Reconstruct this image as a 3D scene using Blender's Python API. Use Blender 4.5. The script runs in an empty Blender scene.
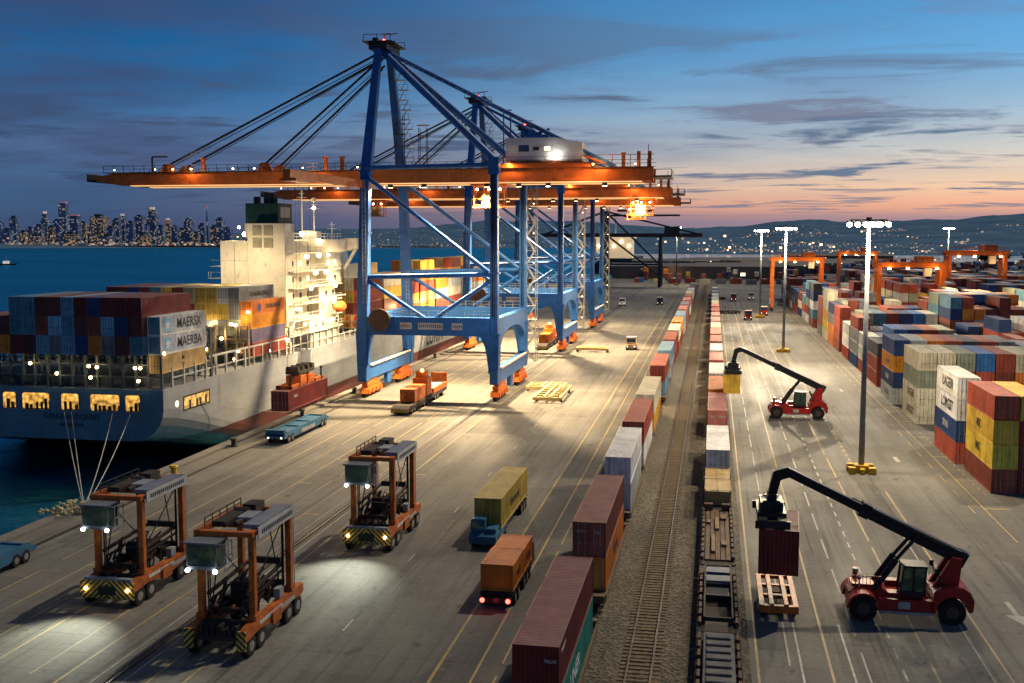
import bpy, bmesh, math, random
from mathutils import Vector, Matrix
R = math.radians
random.seed(11)
scene = bpy.context.scene
col = scene.collection
PI = math.pi

# ------------------------------------------------------------------ materials
MATS = {}
def nodes_of(name):
    m = bpy.data.materials.new(name); m.use_nodes = True
    nt = m.node_tree; b = nt.nodes['Principled BSDF']
    return m, nt, b
def noise(nt, scale, detail=6, rough=.6, vec=None, stretch=None):
    n = nt.nodes.new('ShaderNodeTexNoise'); n.inputs['Scale'].default_value = scale
    n.inputs['Detail'].default_value = detail; n.inputs['Roughness'].default_value = rough
    if vec is None:
        vec = nt.nodes.new('ShaderNodeTexCoord').outputs['Object']
    if stretch:
        mp = nt.nodes.new('ShaderNodeMapping'); mp.inputs['Scale'].default_value = stretch
        nt.links.new(vec, mp.inputs['Vector']); vec = mp.outputs['Vector']
    nt.links.new(vec, n.inputs['Vector'])
    return n.outputs['Fac']
def ramp(nt, fac, stops, interp='LINEAR'):
    r = nt.nodes.new('ShaderNodeValToRGB'); r.color_ramp.interpolation = interp
    e = r.color_ramp.elements
    while len(e) < len(stops): e.new(.5)
    for k, (p, c) in enumerate(stops):
        e[k].position = p
        e[k].color = (c, c, c, 1) if isinstance(c, (int, float)) else (*c[:3], 1)
    nt.links.new(fac, r.inputs['Fac'])
    return r.outputs['Color']
def mixc(nt, fac, a, b, mode='MIX'):
    m = nt.nodes.new('ShaderNodeMix'); m.data_type = 'RGBA'; m.blend_type = mode
    for s, v in ((m.inputs[0], fac), (m.inputs[6], a), (m.inputs[7], b)):
        if isinstance(v, (int, float)): s.default_value = v
        elif isinstance(v, tuple): s.default_value = (*v[:3], 1)
        else: nt.links.new(v, s)
    return m.outputs[2]
def math_(nt, op, a, b=None, c=None):
    m = nt.nodes.new('ShaderNodeMath'); m.operation = op
    for s, v in zip(m.inputs, (a, b, c)):
        if v is None: continue
        if isinstance(v, (int, float)): s.default_value = v
        else: nt.links.new(v, s)
    return m.outputs[0]
def bump(nt, b, fac, strength, dist=.05):
    n = nt.nodes.new('ShaderNodeBump'); n.inputs['Strength'].default_value = strength
    n.inputs['Distance'].default_value = dist
    nt.links.new(fac, n.inputs['Height']); nt.links.new(n.outputs['Normal'], b.inputs['Normal'])
def paint(name, c, rough=.5, metal=0, dirt=.45, rust=0.0, dscale=.6):
    """paint with uneven grime and, if asked, rust"""
    if name in MATS: return MATS[name]
    m, nt, b = nodes_of(name)
    f = noise(nt, dscale, 8, .65)
    g = ramp(nt, f, [(.3, 1 - dirt), (.68, 1.08)])
    out = mixc(nt, 1.0, c, g, 'MULTIPLY')
    if rust:
        rf = ramp(nt, noise(nt, 2.3, 8, .7, stretch=(1, 1, .35)), [(.60 - rust * .12, 0), (.72, 1)])
        out = mixc(nt, math_(nt, 'MULTIPLY', rf, .75), out, (.07, .025, .01))
    nt.links.new(out, b.inputs['Base Color'])
    b.inputs['Roughness'].default_value = rough; b.inputs['Metallic'].default_value = metal; b.inputs['Specular IOR Level'].default_value = .22
    MATS[name] = m; return m
def glow(name, c, s):
    if name in MATS: return MATS[name]
    m, nt, b = nodes_of(name)
    b.inputs['Base Color'].default_value = (.4, .4, .4, 1)
    b.inputs['Emission Color'].default_value = (*c, 1); b.inputs['Emission Strength'].default_value = s
    m.cycles.emission_sampling = 'NONE'
    MATS[name] = m; return m

def container_material(name, attr):
    m, nt, b = nodes_of(name)
    if attr:
        a = nt.nodes.new('ShaderNodeAttribute'); a.attribute_name = 'Col'; c = a.outputs['Color']; rnd = None
    else:
        oi = nt.nodes.new('ShaderNodeObjectInfo'); c = oi.outputs['Color']; rnd = oi.outputs['Random']
    tc = nt.nodes.new('ShaderNodeTexCoord').outputs['Object']
    if rnd is not None:
        ad = nt.nodes.new('ShaderNodeVectorMath'); ad.operation = 'ADD'
        cx = nt.nodes.new('ShaderNodeCombineXYZ')
        for k in range(3): nt.links.new(math_(nt, 'MULTIPLY', rnd, 90 + 31 * k), cx.inputs[k])
        nt.links.new(tc, ad.inputs[0]); nt.links.new(cx.outputs[0], ad.inputs[1]); tc = ad.outputs[0]
    g = ramp(nt, noise(nt, .55, 8, .65, tc), [(.3, .55), (.66, 1.06)])
    out = mixc(nt, 1.0, c, g, 'MULTIPLY')
    streak = ramp(nt, noise(nt, 1.5, 6, .6, tc, (1.6, 1.6, .12)), [(.5, 0), (.75, .55)])
    out = mixc(nt, streak, out, (.05, .035, .028))
    # weathered roofs: paler and dustier
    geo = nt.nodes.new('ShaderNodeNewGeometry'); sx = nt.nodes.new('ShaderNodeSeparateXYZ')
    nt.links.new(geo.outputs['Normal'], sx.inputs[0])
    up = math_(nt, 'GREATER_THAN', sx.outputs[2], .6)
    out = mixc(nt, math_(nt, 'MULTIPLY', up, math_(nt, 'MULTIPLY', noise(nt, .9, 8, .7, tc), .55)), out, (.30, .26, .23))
    rf = ramp(nt, noise(nt, 2.6, 10, .75, tc), [(.62, 0), (.70, .8)])
    out = mixc(nt, rf, out, (.075, .03, .014))
    nt.links.new(out, b.inputs['Base Color']); b.inputs['Roughness'].default_value = .6; b.inputs['Specular IOR Level'].default_value = .2
    MATS[name] = m; return m
CONT = container_material('container_paint', False)
CONT_FAR = container_material('container_paint_far', True)

blue = paint('crane_blue', (.018, .105, .33), .42, rust=.25, dirt=.4)
bluep = paint('crane_pale_blue', (.028, .125, .36), .45, rust=.2, dirt=.35)
boomc = paint('boom_orange_brown', (.48, .12, .024), .5, rust=.4)
orange = paint('machine_orange', (.50, .125, .022), .5, rust=.6, dirt=.65, dscale=1.1)
orange2 = paint('bogie_orange', (.72, .16, .02), .45, rust=.1)
yellow = paint('safety_yellow', (.62, .38, .03), .5, rust=.35)
red = paint('stacker_red', (.33, .02, .018), .36, rust=.12)
dark = paint('dark_steel', (.018, .019, .022), .45)
darkw = paint('boom_black', (.012, .014, .02), .35)
grease = paint('greasy_steel', (.036, .03, .026), .75, rust=.7)
steel = paint('galvanised_steel', (.32, .33, .34), .45, .3)
white = paint('white_paint', (.66, .66, .63), .5, rust=.12, dirt=.3)
whiteh = paint('house_white', (.46, .47, .48), .5, rust=.08, dirt=.25, dscale=.25)
cream = paint('ship_cream', (.62, .57, .46), .55, rust=.12, dirt=.22, dscale=.25)
green = paint('funnel_green', (.012, .05, .04), .45)
rubber = paint('rubber', (.012, .012, .013), .75)
hub = paint('wheel_hub', (.25, .24, .22), .5, rust=.5)
hubd = paint('wheel_hub_dark', (.07, .05, .04), .5, rust=.5)
hubo = paint('wheel_hub_orange', (.35, .09, .02), .5, rust=.5)
wood = paint('weathered_deck', (.13, .08, .045), .8, rust=.5, dscale=1.4)
tarp = paint('grey_cover', (.14, .14, .14), .85, dirt=.5, dscale=1.2)
bluelite = paint('trailer_blue', (.03, .12, .22), .45, rust=.35)
concrete = paint('quay_concrete', (.17, .155, .135), .85, dscale=.25)
conc_dark = paint('dark_concrete', (.07, .065, .06), .85)
rope = paint('mooring_line', (.4, .38, .33), .8)
railst = paint('rail_steel', (.14, .10, .085), .35, .7, rust=.5)
sleeperm = paint('sleeper_wood', (.15, .105, .055), .85, dscale=3)
signw = paint('sign_white', (.42, .42, .41), .5)
inkm = paint('lettering_dark', (.02, .022, .03), .6)
inkw = paint('lettering_white', (.62, .62, .6), .6)
inkb = paint('lettering_pale_blue', (.15, .42, .62), .6)
buoy = paint('lifeboat_orange', (.75, .16, .03), .4)
shed = paint('shed_dark', (.13, .105, .09), .7, rust=.5, dscale=.05)
shedr = paint('shed_roof', (.16, .14, .13), .7, dscale=.05)
lamp_w = glow('lamp_white', (1, .93, .78), 60)
lamp_c = glow('lamp_cool', (.9, .97, 1), 14)
lamp_y = glow('lamp_warm', (1, .66, .26), 30)
lamp_o = glow('lamp_amber', (1, .45, .1), 9)
lamp_r = glow('lamp_red', (1, .05, .03), 12)
strip = glow('flange_glow', (1, .52, .16), 1.1)  # glow standing in for lamplight on the boom's underside
winlit = glow('window_lit', (1, .8, .45), 2.2)

def glass_mat():
    m, nt, b = nodes_of('cab_glass')
    b.inputs['Base Color'].default_value = (.02, .05, .045, 1); b.inputs['Roughness'].default_value = .12
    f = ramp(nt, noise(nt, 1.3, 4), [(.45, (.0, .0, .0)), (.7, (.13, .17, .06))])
    nt.links.new(f, b.inputs['Emission Color']); b.inputs['Emission Strength'].default_value = .12  # faint patchy glow painted into the glass
    m.cycles.emission_sampling = 'NONE'
    return m
glass = glass_mat()
def chevron_mat():
    m, nt, b = nodes_of('chevron_panel')
    tc = nt.nodes.new('ShaderNodeTexCoord').outputs['Object']
    s = nt.nodes.new('ShaderNodeSeparateXYZ'); nt.links.new(tc, s.inputs[0])
    ax = math_(nt, 'ABSOLUTE', s.outputs[0])
    v = math_(nt, 'FRACT', math_(nt, 'MULTIPLY', math_(nt, 'ADD', ax, s.outputs[2]), 2.3))
    f = math_(nt, 'GREATER_THAN', v, .5)
    c = mixc(nt, f, (.02, .018, .015), (.62, .45, .06))
    c = mixc(nt, 1.0, c, ramp(nt, noise(nt, 1.5, 8), [(.3, .45), (.7, 1.05)]), 'MULTIPLY')
    nt.links.new(c, b.inputs['Base Color']); b.inputs['Roughness'].default_value = .5
    return m
chev = chevron_mat()

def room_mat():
    """machinery space seen through an opening, its lamplight painted as wall glow"""
    m, nt, b = nodes_of('mooring_room_glow')
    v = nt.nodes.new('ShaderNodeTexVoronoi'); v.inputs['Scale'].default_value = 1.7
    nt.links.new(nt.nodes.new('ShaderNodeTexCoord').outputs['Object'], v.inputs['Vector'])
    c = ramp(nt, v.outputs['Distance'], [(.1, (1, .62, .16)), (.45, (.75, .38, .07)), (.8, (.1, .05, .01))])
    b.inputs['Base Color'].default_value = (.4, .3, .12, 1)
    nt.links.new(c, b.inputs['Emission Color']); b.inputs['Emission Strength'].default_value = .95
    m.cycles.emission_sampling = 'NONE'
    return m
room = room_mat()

# ------------------------------------------------------------------ mesh builder
class MB:
    def __init__(s): s.v = []; s.f = []; s.mi = []
    def quadbox(s, P, mi=0):
        n = len(s.v); s.v += [tuple(p) for p in P]
        for q in ((0, 3, 2, 1), (4, 5, 6, 7), (0, 1, 5, 4), (1, 2, 6, 5), (2, 3, 7, 6), (3, 0, 4, 7)):
            s.f.append(tuple(n + i for i in q)); s.mi.append(mi)
        return s
    def box(s, x0, x1, y0, y1, z0, z1, mi=0):
        if x0 > x1: x0, x1 = x1, x0
        if y0 > y1: y0, y1 = y1, y0
        if z0 > z1: z0, z1 = z1, z0
        return s.quadbox([(x0, y0, z0), (x1, y0, z0), (x1, y1, z0), (x0, y1, z0), (x0, y0, z1), (x1, y0, z1), (x1, y1, z1), (x0, y1, z1)], mi)
    def bar(s, a, b, w, h=None, w2=None, h2=None, mi=0):
        """box girder from a to b, w wide, h deep (tapering to w2, h2)"""
        a = Vector(a); b = Vector(b); h = h or w; w2 = w2 or w; h2 = h2 or h
        d = (b - a).normalized(); up = Vector((0, 0, 1)) if abs(d.z) < .95 else Vector((0, 1, 0))
        r = d.cross(up).normalized(); u = r.cross(d).normalized()
        P = []
        for p, ww, hh in ((a, w, h), (b, w2, h2)):
            P += [p - r * ww / 2 - u * hh / 2, p + r * ww / 2 - u * hh / 2, p + r * ww / 2 + u * hh / 2, p - r * ww / 2 + u * hh / 2]
        return s.quadbox([P[0], P[1], P[2], P[3], P[4], P[5], P[6], P[7]], mi)
    def tube(s, a, b, r, n=10, r2=None, mi=0, cap=True):
        a = Vector(a); b = Vector(b); r2 = r if r2 is None else r2
        d = (b - a).normalized(); up = Vector((0, 0, 1)) if abs(d.z) < .95 else Vector((0, 1, 0))
        x = d.cross(up).normalized(); y = x.cross(d).normalized(); k = len(s.v)
        for p, rr in ((a, r), (b, r2)):
            for i in range(n):
                t = 2 * PI * i / n; s.v.append(tuple(p + (x * math.cos(t) + y * math.sin(t)) * rr))
        for i in range(n):
            j = (i + 1) % n; s.f.append((k + i, k + j, k + n + j, k + n + i)); s.mi.append(mi)
        if cap:
            s.f.append(tuple(k + i for i in range(n))[::-1]); s.f.append(tuple(k + n + i for i in range(n))); s.mi += [mi, mi]
        return s
    def prism(s, pts, axis, a, b, mi=0):
        """polygon pts extruded along axis from a to b; pts are the two other coordinates in xyz order"""
        k = len(s.v); n = len(pts)
        for c in (a, b):
            for p in pts:
                q = list(p); q.insert(axis, c); s.v.append(tuple(q))
        s.f.append(tuple(range(k, k + n))); s.f.append(tuple(range(k + 2 * n - 1, k + n - 1, -1))); s.mi += [mi, mi]
        for i in range(n):
            j = (i + 1) % n; s.f.append((k + i, k + n + i, k + n + j, k + j)); s.mi.append(mi)
        return s
    def face(s, pts, mi=0):
        k = len(s.v); s.v += [tuple(p) for p in pts]; s.f.append(tuple(range(k, k + len(pts)))); s.mi.append(mi); return s
    def ball(s, c, r, mi=0, n=6):
        k = len(s.v); rings = []
        for a in range(1, n):
            t = PI * a / n; ring = []
            for i in range(2 * n):
                p = 2 * PI * i / (2 * n); ring.append(len(s.v)); s.v.append((c[0] + r * math.sin(t) * math.cos(p), c[1] + r * math.sin(t) * math.sin(p), c[2] + r * math.cos(t)))
            rings.append(ring)
        for q in range(len(rings) - 1):
            for i in range(2 * n):
                j = (i + 1) % (2 * n); s.f.append((rings[q][i], rings[q + 1][i], rings[q + 1][j], rings[q][j])); s.mi.append(mi)
        s.f.append(tuple(rings[0])); s.f.append(tuple(rings[-1][::-1])); s.mi += [mi, mi]
        return s
    def mesh(s, name, mats, fix=True, bev=0):
        me = bpy.data.meshes.new(name); me.from_pydata(s.v, [], s.f)
        for m in (mats if isinstance(mats, (list, tuple)) else [mats]): me.materials.append(m)
        me.polygons.foreach_set('material_index', s.mi)
        if fix or bev:
            bm = bmesh.new(); bm.from_mesh(me)
            if fix: bmesh.ops.recalc_face_normals(bm, faces=bm.faces)
            if bev:
                bmesh.ops.remove_doubles(bm, verts=bm.verts, dist=1e-5)
                bmesh.ops.bevel(bm, geom=[e for e in bm.edges if e.calc_face_angle(0) > .6], offset=bev, segments=2, affect='EDGES', clamp_overlap=True)
            bm.to_mesh(me); bm.free()
        return me
    def build(s, name, mats, parent=None, loc=(0, 0, 0), smooth=False, bev=0):
        me = s.mesh(name, mats, bev=bev)
        if smooth:
            me.polygons.foreach_set('use_smooth', [len(p.vertices) == 4 for p in me.polygons])
        return link(name, me, parent, loc)
def link(name, data, parent=None, loc=(0, 0, 0)):
    o = bpy.data.objects.new(name, data); col.objects.link(o); o.location = loc
    if parent: o.parent = parent
    return o
def tag(o, label, cat, group=None):
    o['label'] = label; o['category'] = cat
    if group: o['group'] = group
    return o
def thing(name, label, cat, loc=(0, 0, 0), rz=0, group=None):
    o = bpy.data.objects.new(name, None); col.objects.link(o); o.location = loc; o.rotation_euler.z = rz
    return tag(o, label, cat, group)
def struct(o): o['kind'] = 'structure'; return o
def stuff(o): o['kind'] = 'stuff'; return o
def copy_tree(o, parent=None):
    c = o.copy(); col.objects.link(c); c.parent = parent
    for ch in list(o.children): copy_tree(ch, c)
    return c
def text(body, parent, loc, rot, size, mat, name='lettering', align='CENTER', xs=1.0):
    cu = bpy.data.curves.new(name, 'FONT'); cu.body = body; cu.size = size; cu.align_x = align; cu.align_y = 'CENTER'
    cu.extrude = .006; cu.space_character = 1.02; cu.offset = .012 * size
    cu.materials.append(mat)
    o = link(name, cu, parent, loc); o.rotation_euler = rot; o.scale = (xs, 1, 1); TEXTS.append(o); return o
TEXTS = []
PX = (PI / 2, 0, PI / 2); NX = (PI / 2, 0, -PI / 2); NY = (PI / 2, 0, 0)
ORD = 'zeroth first second third fourth fifth sixth seventh eighth ninth tenth eleventh twelfth thirteenth fourteenth fifteenth sixteenth seventeenth eighteenth nineteenth twentieth'.split()
ORD += ['twenty ' + x for x in ORD[1:10]] + ['thirtieth'] + ['thirty ' + x for x in ORD[1:10]]
TIER = ['bottom', 'second', 'third', 'fourth', 'fifth', 'sixth']
LIGHTS = []
def spot(name, loc, power, c, size=150, target=None, blend=.6, rad=.35):
    l = bpy.data.lights.new(name, 'SPOT'); l.energy = power; l.color = c; l.spot_size = R(size); l.spot_blend = blend; l.shadow_soft_size = rad
    o = link(name, l, None, loc)
    d = Vector(target) - Vector(loc) if target else Vector((0, 0, -1))
    o.rotation_euler = d.to_track_quat('-Z', 'Y').to_euler(); return o
def point(name, loc, power, c, rad=.3):
    l = bpy.data.lights.new(name, 'POINT'); l.energy = power; l.color = c; l.shadow_soft_size = rad
    return link(name, l, None, loc)

# ------------------------------------------------------------------ camera (the drone's own position, 27 m up)
H = 27.0; F = 1080.0
pitch = math.atan(105.5 / F); yaw = math.atan(202 * math.cos(pitch) / F)
cam = bpy.data.cameras.new('camera'); cam.sensor_width = 36; cam.lens = F / 1024 * 36; cam.clip_start = .5; cam.clip_end = 30000
co = link('camera', cam, None, (0, 0, H)); co.rotation_euler = (PI / 2 - pitch, 0, yaw); scene.camera = co

# ------------------------------------------------------------------ world: dusk sky
def world():
    w = bpy.data.worlds.new('World'); scene.world = w; w.use_nodes = True
    nt = w.node_tree; bg = nt.nodes['Background']
    tc = nt.nodes.new('ShaderNodeTexCoord').outputs['Generated']
    s = nt.nodes.new('ShaderNodeSeparateXYZ'); nt.links.new(tc, s.inputs[0]); x, y, z = s.outputs
    az = math_(nt, 'ARCTAN2', x, y)                                    # 0 along the quay, positive towards the afterglow
    west = ramp(nt, math_(nt, 'MULTIPLY_ADD', az, 1 / 1.1, .5), [(.0, .0), (.13, .06), (.25, .27), (.386, .62), (.53, .84), (.72, 1)])
    zz = math_(nt, 'MAXIMUM', z, 0)
    cool = ramp(nt, zz, [(.0, (.055, .085, .18)), (.037, (.048, .108, .225)), (.08, (.082, .178, .355)), (.13, (.020, .135, .34)), (.2, (.0, .085, .26)), (.35, (.003, .05, .16)), (.8, (.003, .02, .07))])
    warm = ramp(nt, zz, [(.0, (.34, .22, .26)), (.012, (.50, .27, .26)), (.027, (.93, .46, .29)), (.044, (.95, .64, .42)), (.075, (.66, .66, .62)), (.11, (.34, .52, .68)), (.155, (.145, .42, .74)), (.21, (.075, .34, .70)), (.35, (.03, .15, .36)), (.8, (.01, .04, .12))])
    sky = mixc(nt, west, cool, warm)
    # clouds: flat sheet projected overhead
    def cloud(scale, sx, sy, lo, hi, off, dist=.25, base=.05):
        dn = math_(nt, 'ADD', zz, base)
        cx = nt.nodes.new('ShaderNodeCombineXYZ')
        nt.links.new(math_(nt, 'ADD', math_(nt, 'MULTIPLY', math_(nt, 'DIVIDE', x, dn), sx), off), cx.inputs[0])
        nt.links.new(math_(nt, 'MULTIPLY', math_(nt, 'DIVIDE', y, dn), sy), cx.inputs[1])
        n = nt.nodes.new('ShaderNodeTexNoise'); n.inputs['Scale'].default_value = scale; n.inputs['Detail'].default_value = 9; n.inputs['Roughness'].default_value = .6
        n.inputs['Distortion'].default_value = dist
        nt.links.new(cx.outputs[0], n.inputs['Vector'])
        return ramp(nt, n.outputs['Fac'], [(lo, 0), (hi, 1)])
    # broad soft veils high on the dark side, thinning out towards the glow
    veil = math_(nt, 'MULTIPLY', cloud(.75, .6, .8, .40, .62, 4.4), math_(nt, 'MULTIPLY_ADD', west, -.80, .98))
    ramp_up = ramp(nt, zz, [(.02, 0), (.07, 1)])
    veil = math_(nt, 'MULTIPLY', veil, ramp_up)
    sky = mixc(nt, math_(nt, 'MULTIPLY', veil, .9), sky, mixc(nt, west, (.045, .075, .165), (.11, .18, .34)))
    mauve = math_(nt, 'MULTIPLY', cloud(.55, .9, 1.0, .50, .70, 31.7), math_(nt, 'MULTIPLY', ramp_up, math_(nt, 'MULTIPLY_ADD', west, -.62, .78)))
    sky = mixc(nt, math_(nt, 'MULTIPLY', mauve, .75), sky, mixc(nt, west, (.075, .09, .20), (.20, .19, .32)))
    # torn dark cloud banks low over the glow
    low = ramp(nt, zz, [(.012, 0), (.03, .95), (.13, .95), (.17, .5), (.24, .15)])
    c2 = math_(nt, 'MULTIPLY', cloud(.72, .7, .9, .55, .625, 12.4, .6, .03), low)
    sky = mixc(nt, c2, sky, mixc(nt, west, (.045, .08, .165), (.135, .20, .31)))
    c4 = math_(nt, 'MULTIPLY', cloud(1.3, .55, .8, .565, .65, 57.9, .4, .03), low)
    sky = mixc(nt, math_(nt, 'MULTIPLY', c4, .8), sky, mixc(nt, west, (.05, .08, .16), (.20, .21, .30)))
    haze = ramp(nt, zz, [(.0, .85), (.012, .7), (.024, 0)])
    sky = mixc(nt, haze, sky, mixc(nt, west, (.05, .08, .17), (.31, .25, .33)))
    # a little of the physical twilight sky on top
    st = nt.nodes.new('ShaderNodeTexSky'); st.sky_type = 'NISHITA'; st.sun_disc = False
    st.sun_elevation = R(-3.5); st.sun_rotation = R(35)
    nish = mixc(nt, 1.0, st.outputs['Color'], (.012, .012, .012), 'MULTIPLY')
    sky = mixc(nt, 1.0, sky, nish, 'ADD')
    nt.links.new(sky, bg.inputs['Color']); bg.inputs['Strength'].default_value = 1.0
world()
sun = bpy.data.lights.new('added_key_sun', 'SUN'); sun.energy = 2.1; sun.angle = R(1.2); sun.color = (1, .86, .64)  # added high key light for the near shadows, far above the afterglow
so = link('added_key_sun', sun); so.rotation_euler = Vector((-.42, -.55, -1)).to_track_quat('-Z', 'Y').to_euler()

# ------------------------------------------------------------------ ground, water, hills
def asphalt():
    m, nt, b = nodes_of('worn_asphalt')
    tc = nt.nodes.new('ShaderNodeTexCoord').outputs['Object']
    base = ramp(nt, noise(nt, .035, 8, .62, tc), [(.3, (.088, .084, .076)), (.55, (.138, .130, .112)), (.75, (.19, .176, .147))])
    tyre = ramp(nt, noise(nt, .8, 6, .6, tc, (1, .03, 1)), [(.34, .62), (.5, 1.0), (.66, 1.1)])
    out = mixc(nt, .6, base, tyre, 'MULTIPLY')
    fine = ramp(nt, noise(nt, 2.2, 12, .85, tc), [(.3, .55), (.7, 1.32)])
    out = mixc(nt, .7, out, fine, 'MULTIPLY')
    # rectangular repair patches
    mp = nt.nodes.new('ShaderNodeMapping'); mp.inputs['Scale'].default_value = (.10, .042, 1); nt.links.new(tc, mp.inputs['Vector'])
    vo = nt.nodes.new('ShaderNodeTexVoronoi'); vo.distance = 'CHEBYCHEV'; vo.inputs['Scale'].default_value = 1.0; nt.links.new(mp.outputs[0], vo.inputs['Vector'])
    sc_ = nt.nodes.new('ShaderNodeSeparateColor'); nt.links.new(vo.outputs['Color'], sc_.inputs[0])
    pv = ramp(nt, sc_.outputs[0], [(.0, .72), (.22, .78), (.225, 1.0), (.86, 1.0), (.865, 1.14)])
    out = mixc(nt, .8, out, pv, 'MULTIPLY')
    # cracks
    ve = nt.nodes.new('ShaderNodeTexVoronoi'); ve.feature = 'DISTANCE_TO_EDGE'; ve.inputs['Scale'].default_value = .28
    wv = nt.nodes.new('ShaderNodeVectorMath'); wv.operation = 'ADD'
    nz = nt.nodes.new('ShaderNodeTexNoise'); nz.inputs['Scale'].default_value = .35; nz.inputs['Detail'].default_value = 9; nt.links.new(tc, nz.inputs['Vector'])
    wm = nt.nodes.new('ShaderNodeVectorMath'); wm.operation = 'SCALE'; wm.inputs['Scale'].default_value = 4.5; nt.links.new(nz.outputs['Color'], wm.inputs[0])
    nt.links.new(tc, wv.inputs[0]); nt.links.new(wm.outputs[0], wv.inputs[1]); nt.links.new(wv.outputs[0], ve.inputs['Vector'])
    cr = math_(nt, 'MULTIPLY', ramp(nt, ve.outputs['Distance'], [(.003, .4), (.014, 0)]), ramp(nt, noise(nt, .05, 3, .5, tc), [(.45, 0), (.55, 1)]))
    out = mixc(nt, cr, out, (.035, .033, .03))
    # oil and rubber
    spots = ramp(nt, noise(nt, .55, 7, .7, tc, (1, .55, 1)), [(.60, 0), (.66, .7)])
    out = mixc(nt, spots, out, (.045, .041, .036))
    pale = ramp(nt, noise(nt, .32, 8, .72, tc, (1, .5, 1)), [(.62, 0), (.7, .35)])
    out = mixc(nt, pale, out, (.30, .28, .24))
    br = nt.nodes.new('ShaderNodeTexBrick'); br.inputs['Scale'].default_value = .085; br.inputs['Mortar Size'].default_value = .0035; br.offset = 0
    br.inputs['Color1'].default_value = (1, 1, 1, 1); br.inputs['Color2'].default_value = (.88, .88, .88, 1); br.inputs['Mortar'].default_value = (.5, .5, .5, 1)
    nt.links.new(tc, br.inputs['Vector'])
    out = mixc(nt, .7, out, br.outputs['Color'], 'MULTIPLY')
    def skid_at(sc, off, lo, hi):
        mp2 = nt.nodes.new('ShaderNodeMapping'); mp2.inputs['Scale'].default_value = (1, .012, 1); mp2.inputs['Location'].default_value = (off, off, 0); mp2.inputs['Rotation'].default_value = (0, 0, .012)
        nt.links.new(tc, mp2.inputs['Vector'])
        f = ramp(nt, noise(nt, sc, 4, .6, mp2.outputs[0]), [(lo, 0), (hi, .78)])
        return math_(nt, 'MULTIPLY', f, ramp(nt, noise(nt, .06, 3, .5, tc), [(.38, .15), (.6, 1)]))
    out = mixc(nt, skid_at(2.2, 3, .58, .64), out, (.045, .042, .038))
    out = mixc(nt, skid_at(1.1, 41, .62, .66), out, (.04, .037, .034))
    nt.links.new(out, b.inputs['Base Color'])
    nt.links.new(ramp(nt, noise(nt, .2, 6, .6, tc, (1, .2, 1)), [(.3, .68), (.7, .95)]), b.inputs['Roughness']); b.inputs['Specular IOR Level'].default_value = .3
    bump(nt, b, noise(nt, 6, 6, .7, tc), .25, .02)
    return m
asph = asphalt()
g = MB()
QX = -62.0; FAR = 1185.0
g.box(QX, 3200, -40, FAR, -14, 0)
struct(g.build('ground', asph))

def water_mat():
    m, nt, b = nodes_of('sea_water')
    tc = nt.nodes.new('ShaderNodeTexCoord').outputs['Object']
    f = math_(nt, 'ADD', noise(nt, .22, 8, .62, tc, (.6, 1, 1)), math_(nt, 'MULTIPLY', noise(nt, .02, 4, .5, tc, (.4, 1, 1)), 1.6))
    c = ramp(nt, noise(nt, .006, 6, .62, tc, (.25, 1, 1)), [(.3, (.001, .04, .095)), (.5, (.004, .062, .135)), (.72, (.012, .095, .185))])
    df = nt.nodes.new('ShaderNodeBsdfDiffuse'); gl = nt.nodes.new('ShaderNodeBsdfGlossy'); mx = nt.nodes.new('ShaderNodeMixShader')
    gl.inputs['Color'].default_value = (.12, .72, .95, 1); gl.inputs['Roughness'].default_value = .2
    n = nt.nodes.new('ShaderNodeBump'); n.inputs['Strength'].default_value = .8; n.inputs['Distance'].default_value = 1.4
    nt.links.new(f, n.inputs['Height'])
    for q in (df, gl): nt.links.new(n.outputs['Normal'], q.inputs['Normal'])
    nt.links.new(c, df.inputs['Color']); mx.inputs[0].default_value = .42
    nt.links.new(df.outputs[0], mx.inputs[1]); nt.links.new(gl.outputs[0], mx.inputs[2])
    nt.links.new(mx.outputs[0], nt.nodes['Material Output'].inputs['Surface'])
    return m
w = MB(); w.face([(-14000, -300, -3.5), (14000, -300, -3.5), (14000, 12000, -3.5), (-14000, 12000, -3.5)])
struct(w.build('water', water_mat()))
m_, nt_, b_ = nodes_of('calm_inlet_water')
b_.inputs['Base Color'].default_value = (.02, .05, .08, 1); b_.inputs['Roughness'].default_value = .16
bump(nt_, b_, noise(nt_, .05, 4, .5), .25, .5)
w = MB(); w.face([(-260, 1186, -3.4), (900, 1186, -3.4), (900, 1900, -3.4), (-260, 1900, -3.4)]); struct(w.build('water', m_))

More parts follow.
